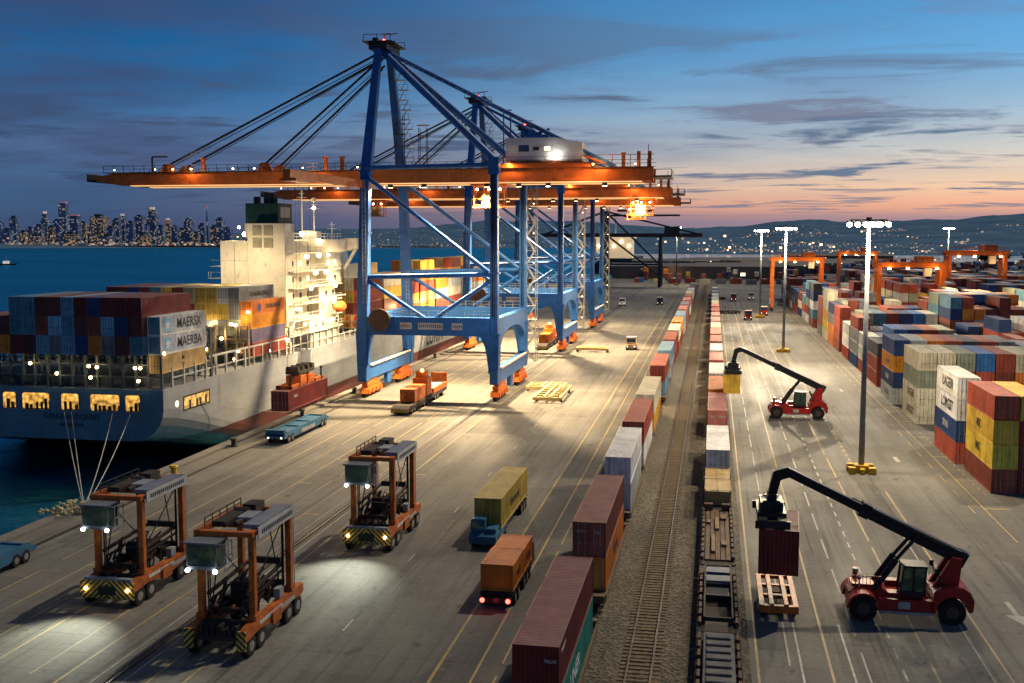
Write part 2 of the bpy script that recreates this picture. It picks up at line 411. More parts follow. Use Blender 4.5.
def hill_mat():
    m, nt, b = nodes_of('wooded_hill_hazed')
    c = ramp(nt, noise(nt, .012, 9, .7), [(.3, (.04, .085, .14)), (.55, (.075, .14, .215)), (.8, (.12, .20, .28))])  # distance haze is painted into the slope colours
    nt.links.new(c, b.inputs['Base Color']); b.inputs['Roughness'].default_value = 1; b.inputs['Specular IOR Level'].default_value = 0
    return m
hillm = hill_mat()
def hash01(i, s=0):
    return (math.sin(i * 127.1 + s * 311.7) * 43758.5453) % 1
def ridge(a, seed):
    h = 0
    for k, (fq, am) in enumerate(((3.1, .5), (7.3, .28), (17, .12), (43, .05), (110, .02))): h += am * math.sin(a * fq * 3 + seed * (k + 1) * 1.7)
    return h
def make_hills(name, a0, a1, d0, d1, hfun, seed, n=260, rows=9):
    b = MB(); pts = []
    for i in range(n + 1):
        a = R(a0 + (a1 - a0) * i / n)
        hh = hfun(math.degrees(a)) * (1 + .22 * ridge(a, seed)) + 1.2 * (hash01(i, seed) - .5)
        for j in range(rows + 1):
            t = j / rows; d = d0 + (d1 - d0) * t
            z = -4 + (hh + 4) * (3 * t * t - 2 * t ** 3) + (2.5 * math.sin(i * .37 + j * 2.1) if 0 < j < rows else 0) * t
            pts.append((math.sin(a) * d, math.cos(a) * d, z))
    b.v = pts
    for i in range(n):
        for j in range(rows):
            k = i * (rows + 1) + j; b.f.append((k, k + rows + 1, k + rows + 2, k + 1)); b.mi.append(0)
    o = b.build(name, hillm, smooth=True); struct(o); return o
def hr(a):  # ridge height towards the afterglow, by azimuth in degrees
    P = [(-14, 24), (-8, 30), (-3, 48), (1, 62), (5, 95), (8, 92), (11, 88), (14, 96), (18, 112), (30, 120)]
    for (p, q), (r_, s_) in zip(P, P[1:]):
        if p <= a <= r_:
            t = (a - p) / (r_ - p); t = t * t * (3 - 2 * t); return q + (s_ - q) * t
    return P[-1][1] if a > 0 else P[0][1]
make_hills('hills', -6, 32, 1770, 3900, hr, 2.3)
def hl(a):
    P = [(-25, 45), (-19, 60), (-15, 66), (-12, 78), (-8, 72), (-4, 60), (0, 52)]
    for (p, q), (r_, s_) in zip(P, P[1:]):
        if p <= a <= r_: return q + (s_ - q) * (a - p) / (r_ - p)
    return 50
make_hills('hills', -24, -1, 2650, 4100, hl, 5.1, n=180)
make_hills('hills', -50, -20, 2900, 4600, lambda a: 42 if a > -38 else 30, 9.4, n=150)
# low shore the city stands on
sh = MB(); sh.prism([(-3600, 2690), (-700, 2690), (-700, 3400), (-3600, 3400)], 2, -6, .5); struct(sh.build('terrain', conc_dark))

def lamps_mesh(name, spots_, label=None):
    b = MB()
    for (x, y, z, s, mi) in spots_:
        b.box(x - s / 2, x + s / 2, y - s / 2, y + s / 2, z, z + s * .8, mi)
    mats = [glow('town_warm', (1, .55, .22), .38), glow('town_white', (1, .82, .58), .5), glow('town_dim', (1, .5, .22), .14), glow('town_bright', (1, .72, .4), 3.0)]
    o = b.build(name, mats); stuff(o); return o
def surface_h(a, d, d0, d1, hf):
    t = max(0, min(1, (d - d0) / (d1 - d0))); return -4 + (hf(a) + 4) * (3 * t * t - 2 * t ** 3)
sp = []
rnd = random.Random(5)
streets = []
for k in range(74):   # lights follow streets that climb or contour the slopes
    a0 = rnd.choice([1.5, 3.5, 5, 6.5, 7.2, 8, 11, 13, 16, 19, 22]) + rnd.gauss(0, 1.6); d0 = 1795 + 1000 * rnd.random() ** 2.4
    da = rnd.uniform(.4, 2.6) * rnd.choice([-1, 1]); dd = rnd.uniform(-90, 160); n_ = rnd.randint(5, 15)
    for q in range(n_): streets.append((a0 + da * q / n_ + rnd.gauss(0, .03), max(1785, d0 + dd * q / n_ + rnd.gauss(0, 8))))
for q in range(130): streets.append((rnd.uniform(-5, 26), 1780 + rnd.uniform(0, 60)))
for a, d in streets:
    z = surface_h(a, d, 1770, 3900, hr) + rnd.uniform(4, 8)
    s = rnd.choice([.9, 1.2, 1.6, 2.2, 3.2]) * d / 2300
    mi = rnd.choices([0, 1, 2, 3], [.36, .22, .37, .05])[0]
    sp.append((math.sin(R(a)) * d, math.cos(R(a)) * d, z, s, mi))
for q in range(26): sp.append((-60 + q * 9 + rnd.gauss(0, 25), 1782 + rnd.uniform(0, 30), rnd.uniform(4, 26), rnd.choice([2, 3, 4]), rnd.choice([3, 3, 0, 1])))
for i in range(260):
    a = rnd.uniform(-22, -6); d = 2680 + 900 * rnd.random() ** 1.8
    z = surface_h(a, d, 2650, 4100, hl) + rnd.uniform(3, 8)
    sp.append((math.sin(R(a)) * d, math.cos(R(a)) * d, z, rnd.choice([1.8, 2.4, 3.2]), rnd.choices([0, 1, 2], [.3, .1, .6])[0]))
for i in range(330):   # waterfront of the city
    x = rnd.uniform(-2300, -1000)
    sp.append((x, 2692 + rnd.uniform(0, 40), rnd.uniform(.5, 9) if rnd.random() < .8 else rnd.uniform(9, 26), rnd.choice([2, 2.6, 3.4, 5]), rnd.choices([0, 1, 2, 3], [.5, .15, .31, .04])[0]))
lamps_mesh('hillside_town_lights', sp)

# ------------------------------------------------------------------ skyline
def tower_mat(name, c, lit, warm, dens, em=1.1):
    m, nt, b = nodes_of(name)
    tc = nt.nodes.new('ShaderNodeTexCoord').outputs['Object']
    s = nt.nodes.new('ShaderNodeSeparateXYZ'); nt.links.new(tc, s.inputs[0])
    def cell(v, k): return math_(nt, 'FLOOR', math_(nt, 'DIVIDE', v, k))
    cx = nt.nodes.new('ShaderNodeCombineXYZ')
    nt.links.new(cell(math_(nt, 'ADD', s.outputs[0], s.outputs[1]), 4.2), cx.inputs[0]); nt.links.new(cell(s.outputs[2], 3.8), cx.inputs[1])
    oi = nt.nodes.new('ShaderNodeObjectInfo'); nt.links.new(math_(nt, 'MULTIPLY', oi.outputs['Random'], 50), cx.inputs[2])
    wn = nt.nodes.new('ShaderNodeTexWhiteNoise'); nt.links.new(cx.outputs[0], wn.inputs['Vector'])
    big = noise(nt, .05, 2, .5, tc)
    thr = math_(nt, 'SUBTRACT', 1.25 - dens, math_(nt, 'MULTIPLY', big, .5))
    on = math_(nt, 'GREATER_THAN', wn.outputs['Value'], thr)
    fz = math_(nt, 'FRACT', math_(nt, 'DIVIDE', s.outputs[2], 3.8))
    on = math_(nt, 'MULTIPLY', on, math_(nt, 'GREATER_THAN', fz, .25))
    # no windows in roofs
    geo = nt.nodes.new('ShaderNodeNewGeometry'); sn = nt.nodes.new('ShaderNodeSeparateXYZ'); nt.links.new(geo.outputs['Normal'], sn.inputs[0])
    on = math_(nt, 'MULTIPLY', on, math_(nt, 'LESS_THAN', sn.outputs[2], .5))
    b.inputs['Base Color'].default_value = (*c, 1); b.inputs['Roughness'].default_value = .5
    cc = mixc(nt, wn.outputs['Value'], lit, warm)
    nt.links.new(cc, b.inputs['Emission Color']); nt.links.new(math_(nt, 'MULTIPLY', on, em), b.inputs['Emission Strength'])
    m.cycles.emission_sampling = 'NONE'
    return m
TM = [tower_mat('tower_dark', (.085, .13, .23), (1, .62, .28), (1, .78, .5), .15, .24), tower_mat('tower_gold', (.17, .14, .14), (1, .58, .22), (1, .68, .34), .36, .22),  # base colours lightened to carry aerial haze
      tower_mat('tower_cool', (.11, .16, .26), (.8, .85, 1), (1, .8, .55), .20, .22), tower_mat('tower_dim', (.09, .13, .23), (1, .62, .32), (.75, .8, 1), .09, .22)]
RZ = glow('roof_red', (1, .22, .2), .22); RWt = glow('roof_white', (1, .75, .6), .35)
Dc = 2740.0
def cityx(px, d): # azimuth of a picture column -> world x at depth d
    return d * math.tan(math.atan((px - 512) / F) - yaw)
# (column, width px, top row, material, shape, height word)
SK = [(2, 9, 221, 3, 0, ''), (10, 10, 229, 3, 0, ''), (17, 8, 216, 0, 0, ''), (26, 8, 232, 1, 0, ''), (33, 7, 228, 2, 0, ''), (42, 9, 225, 0, 0, ''), (48, 8, 209, 2, 2, ''), (54, 6, 226, 1, 0, ''), (60, 7, 219, 3, 0, ''),
      (67, 9, 200, 2, 1, ''), (78, 10, 214, 3, 1, ''), (86, 8, 222, 1, 0, ''), (95, 9, 226, 0, 0, ''), (102, 16, 215, 1, 0, ''), (113, 7, 227, 3, 0, ''), (119, 8, 219, 0, 0, ''), (125, 8, 212, 0, 2, ''), (133, 8, 222, 3, 0, ''), (142, 9, 215, 0, 0, ''),
      (148, 6, 224, 3, 0, ''), (155, 11, 205, 0, 2, ''), (163, 7, 226, 2, 0, ''), (170, 8, 217, 1, 2, ''), (177, 6, 226, 3, 0, ''), (184, 8, 229, 2, 0, ''), (191, 9, 219, 0, 4, ''), (198, 6, 233, 1, 0, ''), (204, 7, 224, 3, 0, ''), (209, 5, 205, 3, 3, ''), (216, 7, 226, 1, 0, ''), (222, 8, 218, 2, 0, ''), (229, 9, 228, 3, 0, ''), (38, 12, 236, 1, 0, ''), (73, 13, 234, 1, 0, ''), (109, 10, 236, 2, 0, ''), (146, 12, 234, 1, 0, ''), (186, 12, 236, 1, 0, '')]
ADJ = ['dark', 'golden lit', 'cool lit', 'dim']
SHP = ['flat topped tower', 'tower with red lit crown', 'stepped tower', 'slender pyramid tower', 'domed tower']
for k, (px, wpx, top, mi, shp, _) in enumerate(sorted(SK)):
    d = Dc + 40 * (k % 5) + (0 if top > 225 else 90); sc = d / F * 1.0
    w_ = wpx * sc * .98; h_ = 27 + (236 - top) * d / F; x_ = cityx(px, d); dp = max(16, w_ * .8)
    b = MB()
    if shp == 3:
        b.v = [(-w_ / 2, -w_ / 2, 0), (w_ / 2, -w_ / 2, 0), (w_ / 2, w_ / 2, 0), (-w_ / 2, w_ / 2, 0), (0, 0, h_)]; b.f = [(0, 1, 4), (1, 2, 4), (2, 3, 4), (3, 0, 4)]; b.mi = [0] * 4
        b.box(-1.2, 1.2, -1.2, 1.2, h_ - 6, h_ + 3, 2)
    elif shp == 2:
        b.box(-w_ / 2, w_ / 2, -dp / 2, dp / 2, 0, h_ * .72); b.box(-w_ * .36, w_ * .36, -dp * .36, dp * .36, h_ * .72, h_ * .93); b.box(-w_ * .2, w_ * .2, -dp * .2, dp * .2, h_ * .93, h_, 1)
    else:
        b.box(-w_ / 2, w_ / 2, -dp / 2, dp / 2, 0, h_)
        if shp == 1: b.box(-w_ * .42, w_ * .42, -dp * .42, dp * .42, h_, h_ + 3, 2)
        elif shp == 4: b.ball((0, 0, h_ - 1), w_ * .42, 0)
        else: b.box(-w_ * .25, w_ * .2, -dp * .3, dp * .2, h_, h_ + 4 + 3 * hash01(k), 3)
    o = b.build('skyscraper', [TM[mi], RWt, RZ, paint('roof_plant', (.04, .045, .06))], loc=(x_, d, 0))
    tag(o, f'{ADJ[mi]} {SHP[shp]} on the far shore, {ORD[k + 1]} along the skyline', 'skyscraper', 'towers of the city skyline')

# ------------------------------------------------------------------ quay edge, rails, markings
e = MB(); e.box(QX - .35, QX + 1.1, -40, 900, -6, .28); struct(e.build('kerb', concrete))
for k, yy in enumerate(list(range(72, 360, 13))):   # rubber fenders on the quay face
    b = MB(); b.tube((QX - .36, yy, -2.2), (QX - 1.3, yy, -2.2), .8, 12); b.tube((QX - 1.3, yy, -2.2), (QX - 1.5, yy, -2.2), 1.0, 12)
    tag(b.build('quay_fender', rubber), 'black rubber fender fixed to the quay face above the water', 'fender', 'fenders along the quay face')
def bollard(x, y, mat, label):
    t = thing('mooring_bollard', label, 'bollard', (x, y, 0))
    b = MB(); b.tube((0, 0, 0), (0, 0, .12), .6, 14); b.build('base', mat, t)
    b = MB(); b.tube((0, 0, .12), (0, 0, .75), .32, 14); b.tube((0, 0, .75), (0, 0, .95), .3, 14, .52); b.tube((0, 0, .95), (0, 0, 1.12), .52, 14, .4); b.build('post', mat, t)
    return t
bollard(-60.1, 94.2, yellow, 'yellow mooring bollard holding the four stern ropes')
bollard(-59.8, 111.5, yellow, 'yellow mooring bollard at the quay edge behind a straddle carrier')
bollard(-60.4, 128.4, conc_dark, 'dark mooring bollard at the quay edge beside the blue trailer')
for k, yy in enumerate((152, 176, 205, 231, 262)):
    bollard(-60.4, yy, conc_dark, f'dark mooring bollard on the quay edge, {ORD[k + 1]} past the hanging container')
def rails(xs, name, y0, y1, zz=.004, w=.16, mat=None):
    for x in xs:
        b = MB()
        b.box(x - .3, x + .3, y0, y1, -.1, zz, 0); b.box(x - w / 2, x + w / 2, y0, y1, zz + .003, zz + .03, 1)
        struct(b.build(name, [paint('rail_slot', (.014, .014, .014), .7), railst]))
rails([-58, -35.7], 'crane_rail_path', -20, 900)
def line_mat(name, c):
    m, nt, b = nodes_of(name)
    tc = nt.nodes.new('ShaderNodeTexCoord').outputs['Object']
    wear = math_(nt, 'MULTIPLY', ramp(nt, noise(nt, 2.4, 10, .8, tc, (1, .8, 1)), [(.36, .05), (.56, .85)]), ramp(nt, noise(nt, .09, 4, .6, tc), [(.36, .25), (.58, 1)]))
    nt.links.new(mixc(nt, wear, (.13, .12, .10), c), b.inputs['Base Color']); b.inputs['Roughness'].default_value = .7
    return m
ly = line_mat('yellow_line', (.48, .31, .055)); lw = line_mat('white_line', (.46, .44, .38))
def lines(specs, mat, z=.004):
    b = MB()
    for (x, y0, y1, wd, dash, gap) in specs:
        y = y0
        while y < y1:
            t = min(y1, y + dash) if dash else y1
            b.face([(x - wd / 2, y, z), (x + wd / 2, y, z), (x + wd / 2, t, z), (x - wd / 2, t, z)])
            y = t + gap
            if not dash: break
    struct(b.build('road_markings', mat))
S = 0
lines([(-16.6, 20, 480, .2, S, 0), (-14.1, 20, 480, .15, S, 0), (-12.7, 20, 480, .13, 7, 2), (-33.4, 20, 460, .15, S, 0), (-38.9, 20, 460, .15, S, 0), (-41.2, 20, 460, .13, 16, 3), (-44.6, 20, 460, .15, S, 0), (-47.2, 20, 460, .13, 12, 2),
       (-50.2, 20, 460, .15, S, 0), (-53.2, 20, 460, .13, 9, 3), (-31.2, 20, 70, .14, S, 0),
       (3.2, 20, 520, .16, S, 0), (7.7, 20, 480, .16, S, 0), (14.0, 20, 470, .16, 11, 2), (18.4, 20, 118, .16, S, 0), (26.9, 100, 480, .16, S, 0), (28.4, 118, 480, .14, 1.2, 1.2), (25.6, 110, 480, .12, 3, 4), (16.6, 128, 300, .22, 1.4, 1.4)], ly)
lines([(5.2, 20, 480, .12, 9, 3), (9.9, 20, 480, .13, 6, 3), (12.1, 20, 470, .14, 1.8, 1.8), (17.3, 60, 100, .12, S, 2), (-24.6, 20, 460, .12, 2.2, 14), (-36.8, 20, 430, .09, S, 0), (-34.9, 20, 110, .12, S, 0), (5.9, 40, 78, .14, S, 0), (9.0, 40, 76, .14, S, 0)], lw)
ml = MB()
rr = random.Random(3)
for k in range(46):   # bay ticks, cross marks and stubs
    y = 60 + k * 6.3; x = rr.choice([-44.6, -50.2, -41.2, -38.9, -33.4])
    ml.face([(x, y, .008), (x + 1.6, y, .008), (x + 1.6, y + .22, .008), (x, y + .22, .008)])
for k in range(20):
    y = 112 + k * 13; ml.face([(26.9, y, .008), (29.3, y, .008), (29.3, y + .3, .008), (26.9, y + .3, .008)])
struct(ml.build('road_markings', ly))
ar = MB(); z = .008   # arrow
ar.face([(21.6, 80.2, z), (21.95, 80.2, z), (21.95, 83.2, z), (21.6, 83.2, z)]); ar.face([(21.78, 78.2, z), (22.6, 80.2, z), (20.95, 80.2, z)])
for k in range(3): ar.face([(22.0 + .1 * k, 134 + 30 * k, z), (22.5 + .1 * k, 134 + 30 * k, z), (22.5 + .1 * k, 137 + 30 * k, z), (22.0 + .1 * k, 137 + 30 * k, z)])
struct(ar.build('road_markings', lw))

# ballast bed and tracks
def gravel_mat():
    m, nt, b = nodes_of('ballast')
    tc = nt.nodes.new('ShaderNodeTexCoord').outputs['Object']
    v = nt.nodes.new('ShaderNodeTexVoronoi'); v.inputs['Scale'].default_value = 4.5; nt.links.new(tc, v.inputs['Vector'])
    c = mixc(nt, 1.0, ramp(nt, noise(nt, .25, 6, .6, tc, (1, .3, 1)), [(.3, (.05, .04, .026)), (.7, (.12, .098, .064))]), ramp(nt, v.outputs['Color'], [(.1, .35), (.9, 1.45)]), 'MULTIPLY')
    c = mixc(nt, ramp(nt, noise(nt, .5, 6, .7, tc), [(.55, 0), (.7, .7)]), c, (.03, .026, .02))
    nt.links.new(c, b.inputs['Base Color']); b.inputs['Roughness'].default_value = .95
    bump(nt, b, v.outputs['Distance'], .9, .12)
    return m
bal = gravel_mat()
b = MB(); b.prism([(-10.4, 0), (-9.9, .12), (2.2, .12), (2.75, 0)], 1, -30, 620); b.v = [(p[0], p[1], p[2]) for p in b.v]
struct(b.build('ballast_path', bal))
def track(xc, label, y0, y1, step=.62):
    t = thing('railway_track', label, 'railway track', (xc, 0, .12), group=None)
    b = MB()
    y = y0
    while y < y1:
        dx = rr.uniform(-.05, .05); b.box(-1.25 + dx, 1.25 + dx, y, y + .27, -.05, .05 + rr.uniform(-.015, .015)); y += step
    o = b.build('sleeper', sleeperm, t); o['kind'] = 'stuff'
    for s in (-1, 1):
        b = MB(); x = s * .76; b.box(x - .07, x + .07, y0, y1, .055, .075); b.box(x - .02, x + .02, y0, y1, .075, .17); b.box(x - .04, x + .04, y0, y1, .17, .21); b.build('rail', railst, t)
track(-4.1, 'empty railway track with brown sleepers between the two trains', 20, 600)
track(-8.55, 'railway track carrying the double stacked container train', 20, 600, 1.2)
track(.8, 'railway track carrying the flat wagons and single containers', 20, 600, 1.2)

# ------------------------------------------------------------------ containers
COL = {'rust red': (.30, .06, .035), 'burgundy': (.145, .022, .02), 'brown red': (.20, .05, .032), 'dark maroon': (.12, .03, .028), 'orange': (.58, .17, .025), 'bright orange': (.72, .25, .02), 'pale red': (.38, .12, .095),
       'cream': (.55, .50, .36), 'white': (.70, .69, .64), 'pale grey': (.38, .40, .39), 'grey green': (.22, .25, .18), 'teal blue': (.075, .19, .26), 'navy': (.018, .048, .15), 'blue': (.025, .12, .32), 'pale blue': (.16, .32, .44), 'yellow': (.56, .36, .045), 'mustard': (.36, .25, .05), 'tan': (.46, .31, .12), 'amber': (.62, .33, .04),
       'grey': (.16, .17, .18), 'sea green': (.02, .16, .12), 'purple grey': (.13, .11, .17), 'dark grey': (.06, .065, .075)}
MESH = {}
def corr(mb, p0, du, dv, n, depth, nrm, mi=0):
    """corrugated wall: p0 corner, du along the corrugations' run, dv across; ridges stand along nrm"""
    p0 = Vector(p0); du = Vector(du); dv = Vector(dv); nrm = Vector(nrm); k = len(mb.v); ts = []
    for i in range(n):
        for (t, o) in ((0, 0), (.28, 0), (.5, 1), (.78, 1)): ts.append(((i + t) / n, o))
    ts.append((1, 0))
    for t, o in ts:
        q = p0 + du * t - nrm * depth * o; mb.v.append(tuple(q)); mb.v.append(tuple(q + dv))
    for i in range(len(ts) - 1): mb.f.append((k + 2 * i, k + 2 * i + 2, k + 2 * i + 3, k + 2 * i + 1)); mb.mi.append(mi)
def container_mesh(L, W, Hh, kind):
    """kind: 'full' with the doors in the mesh, 'open' with the door end left for door parts, 'blank' corrugated front"""
    key = (L, W, Hh, kind)
    if key in MESH: return MESH[key]
    b = MB(); w = W / 2; l = L / 2; p = .12; i = .025; n = max(8, int(L / .29))
    for sx in (-1, 1):
        for sy in (-1, 1): b.box(sx * w, sx * (w - p), sy * l, sy * (l - p), 0, Hh)           # corner posts
        b.box(sx * (w - .005), sx * (w - .09), -l + p, l - p, 0, .14); b.box(sx * (w - .005), sx * (w - .08), -l + p, l - p, Hh - .09, Hh - .004)
    for sy in (-1, 1): b.box(-w + p, w - p, sy * (l - .005), sy * (l - .1), 0, .14); b.box(-w + p, w - p, sy * (l - .005), sy * (l - .1), Hh - .11, Hh - .004)
    corr(b, (w - i, -l + p, .14), (0, L - 2 * p, 0), (0, 0, Hh - .23), n, .04, (1, 0, 0))
    corr(b, (-w + i, l - p, .14), (0, -(L - 2 * p), 0), (0, 0, Hh - .23), n, .04, (-1, 0, 0))
    corr(b, (-w + .08, -l + .1, Hh - .02), (0, L - .2, 0), (W - .16, 0, 0), n, .022, (0, 0, 1))
    corr(b, (w - p, l - i, .14), (-(W - 2 * p), 0, 0), (0, 0, Hh - .25), 9, .04, (0, 1, 0))
    if kind == 'blank': corr(b, (-w + p, -l + i, .14), (W - 2 * p, 0, 0), (0, 0, Hh - .25), 9, .04, (0, -1, 0))
    if kind == 'full': door_geo(b, w, l, p, Hh, 0)
    b.box(-w + .1, w - .1, -l + .1, l - .1, .02, .05)
    me = b.mesh('shipping_container', [CONT, grease], fix=False)
    MESH[key] = me; return me
def door_geo(b, w, l, p, Hh, which, y0=None):
    y = -l + .03 if y0 is None else y0
    for s in ((-1, 1) if which == 0 else (which,)):
        xa, xb = sorted((s * .012, s * (w - p)))
        b.box(xa, xb, y, y + .05, .15, Hh - .12)
        for zc in (.33, .5, .67):
            b.box(xa + .08, xb - .08, y - .012, y - .001, Hh * zc - .03, Hh * zc + .03)
        for t in (.28, .72):
            x = xa + (xb - xa) * t; b.tube((x, y - .04, .12), (x, y - .04, Hh - .1), .022, 6, mi=1); b.box(x - .05, x + .16, y - .07, y - .03, Hh * .38, Hh * .38 + .06, 1)
def door_mesh(L, W, Hh, s):
    key = ('door', L, W, Hh, s)
    if key not in MESH:
        b = MB(); door_geo(b, W / 2, L / 2, .12, Hh, s); MESH[key] = b.mesh('door', [CONT, steel])
    return MESH[key]
SPECS = []
def cont(x, y0, z, c, label, group, L=12.19, W=2.44, Hh=2.55, door=True, txt=None, must=False, parts=None, rz=0, doorc=None):
    """queue a container; its near end is at y0"""
    SPECS.append(dict(x=x, y=y0 + L / 2, z=z, c=c, label=label, group=group, L=L, W=W, H=Hh, door=door, txt=txt or [], must=must, parts=parts, rz=rz, doorc=doorc))
def jitter(c, r, k=.18):
    f = 1.35 * (1 + r.uniform(-k, k)); return tuple(min(.78, v * f) for v in c)
def place_containers():
    r = random.Random(8)
    for s in SPECS:
        d = math.hypot(s['x'], s['y']); s['size'] = (s['W'] * s['H'] + .3 * s['L'] * s['H']) / (d * d) * (50 if s['must'] else 1)
    SPECS.sort(key=lambda s: -s['size'])
    for s in SPECS[:300]:
        near = s['y'] < 128 if s['parts'] is None else s['parts']
        near = near and s['door']
        kind = ('open' if near else 'full') if s['door'] else 'blank'
        o = link('shipping_container', container_mesh(s['L'], s['W'], s['H'], kind), None, (s['x'], s['y'], s['z'])); o.rotation_euler.z = s['rz']
        cc = jitter(COL[s['c']], r); o.color = (*cc, 1); tag(o, s['label'], 'container', s['group'])
        if near:
            for q in (-1, 1):
                d = link('door', door_mesh(s['L'], s['W'], s['H'], q), o); d.color = (*jitter(COL[s['doorc']] if s['doorc'] else cc, r, .06), 1)
        for (body, face, size, mat, dz, dy, xs) in s['txt']:
            w = s['W'] / 2 + .004; zc = s['H'] / 2 + dz
            if face == '+x': text(body, o, (w, dy, zc), PX, size, mat, xs=xs)
            elif face == '-x': text(body, o, (-w, dy, zc), NX, size, mat, xs=xs)
            elif face == '-y': text(body, o, (dy, -s['L'] / 2 - .01, zc), NY, size, mat, xs=xs)
            elif face == '+x|': text(body, o, (w, dy, zc), (PI, PI / 2, 0), size, mat, xs=xs)
            elif face == 'star':
                b = MB(); q = size
                pts = [(dy + math.cos(PI * k / 7 + .2) * q * (1 if k % 2 == 0 else .45), zc + math.sin(PI * k / 7 + .2) * q * (1 if k % 2 == 0 else .45)) for k in range(14)]
                b.box(w - .01, w + .004, dy - q, dy + q, zc - q, zc + q, 0); b.prism(pts, 0, w, w + .012, 1); b.build('emblem', [mat, inkw], o)
            elif face == 'disc':
                b = MB(); b.tube((w, dy, zc), (w + .01, dy, zc), size, 16); b.build('emblem', mat, o)
    rest = SPECS[300:]
    if rest:
        b = MB(); cols = []
        for s in rest:
            b.box(s['x'] - s['W'] / 2, s['x'] + s['W'] / 2, s['y'] - s['L'] / 2, s['y'] + s['L'] / 2, s['z'] + .02, s['z'] + s['H']); cols += [jitter(COL[s['c']], r)] * 6
        me = b.mesh('container_yard_mass', CONT_FAR, fix=False)
        at = me.color_attributes.new('Col', 'FLOAT_COLOR', 'CORNER')
        for p in me.polygons:
            for li in p.loop_indices: at.data[li].color = (*cols[p.index], 1)
        stuff(link('container_yard_mass', me))
        print('stuff containers', len(rest))

# --- double-stacked train
GT = 'containers on the double stacked train'
T1 = [(52.5, 15.6, 'burgundy', 'sea green'), (76.7, 16, 'brown red', 'orange'), (100.4, 16.2, 'white', 'pale grey'), (120.2, 17.5, 'rust red', 'white'), (141.4, 19, 'cream', 'amber'), (174, 18, 'rust red', 'pale blue'), (197.5, 18, 'pale blue', 'pale grey'),
      (219, 18, 'rust red', 'rust red'), (241, 18, 'cream', 'rust red'), (264, 18, 'orange', 'brown red'), (287, 18, 'pale blue', 'pale grey'), (310, 18, 'rust red', 'brown red'), (333, 18, 'purple grey', 'rust red'), (356, 18, 'pale red', 'cream'), (379, 18, 'brown red', 'grey'), (402, 18, 'cream', 'brown red'), (425, 18, 'white', 'grey'), (449, 18, 'burgundy', 'brown red'), (474, 18, 'grey', 'rust red')]
def wagon_frame(xc, y0, L, label, group, deck='well'):
    t = thing('container_wagon', label, 'rail wagon', (xc, y0, .33), group=group)
    b = MB()
    if deck == 'well':
        for s in (-1, 1): b.box(s * 1.42, s * 1.3, -1.5, L + 1.5, .55, 1.05)
        b.box(-1.3, 1.3, -1.5, L + 1.5, .45, .72); b.box(-1.35, 1.35, -2.1, -1.5, .6, 1.15); b.box(-1.35, 1.35, L + 1.5, L + 2.1, .6, 1.15)
        b.build('deck', wood, t)
    else:
        b.box(-1.35, 1.35, -.6, L + .6, .5, .78)
        for s in (-1, 1): b.box(s * 1.42, s * 1.36, -.6, L + .6, .45, .86)
        b.build('deck', grease, t)
    for yy in (0.8, L - .8):
        b = MB(); b.box(-1.1, 1.1, yy - 1.3, yy + 1.3, .2, .45)
        for dy in (-.9, .9):
            for s in (-1, 1): b.tube((s * .68, yy + dy, .17 + .05), (s * .82, yy + dy, .22), .40, 12)
        b.build('bogie', grease, t)
    b = MB(); b.box(-.18, .18, L + (2.1 if deck == 'well' else .6), L + (3.0 if deck == 'well' else 1.1), .5, .75); b.build('coupler', dark, t)
    return t
for k, (y0, L, top, bot) in enumerate(T1):
    ltxt = utxt = None
    if k == 0: utxt = [('MKU281544', '+x', .3, inkw, .75, -L / 2 + 1.6, 1), ('TRIU42', '-y', .26, inkw, .5, .75, .8)]; ltxt = [('LINER', '+x', 1.3, inkw, 0, -1.5, 1.2)]
    if k == 1: utxt = [('UCX72', '-y', .24, inkw, .6, -.6, 1), ('VOL', '-y', .24, inkw, .55, .55, 1)]; ltxt = [('Hapog', '+x', 1.3, inkm, 0, 0, 1.1)]
    cont(-8.55, y0, 3.66, top, f'{top} container, upper tier on the {ORD[k + 1]} wagon of the double stacked train', GT, L=L, Hh=2.6, must=k < 6, door=k not in (0, 4), txt=utxt, parts=y0 < 130)
    cont(-8.55, y0 + .3, 1.07, bot, f'{bot} container, lower tier on the {ORD[k + 1]} wagon of the double stacked train', GT, L=L - .3, Hh=2.57, must=k < 6, txt=ltxt, parts=y0 < 130)
    wagon_frame(-8.55, y0, L, f'weathered well wagon under the {ORD[k + 1]} load of the double stacked train', 'wagons of the double stacked train')

# --- single train
G2 = 'containers on the single stacked train'
T2 = [(118, 15.6, 'white'), (145, 17, 'pale red'), (165.5, 16, 'orange'), (185, 16, 'white'), (205, 15, 'rust red'), (223, 15, 'white'), (242, 16, 'pale red'), (261, 16, 'pale red'), (281, 16, 'cream'), (301, 16, 'pale red'), (321, 16, 'rust red'), (342, 16, 'rust red'), (363, 16, 'pale red'), (385, 16, 'cream'), (408, 16, 'pale grey'), (432, 16, 'white'), (458, 16, 'pale grey'), (490, 16, 'white')]
for k, (y0, L, c) in enumerate(T2):
    cont(.85, y0, 1.13, c, f'{c} container on the {ORD[k + 1]} loaded wagon of the single stacked train', G2, L=L, W=2.55, Hh=2.7, must=k < 3, parts=y0 < 150, txt=[('TEX', '-y', .42, inkw, .5, -.65, 1), ('HDM', '-y', .42, inkw, .5, .65, 1)] if k == 1 else None)
    wagon_frame(.85, y0, L, f'dark flat wagon under the {ORD[k + 1]} container of the single stacked train', 'wagons of the single stacked train', 'flat')
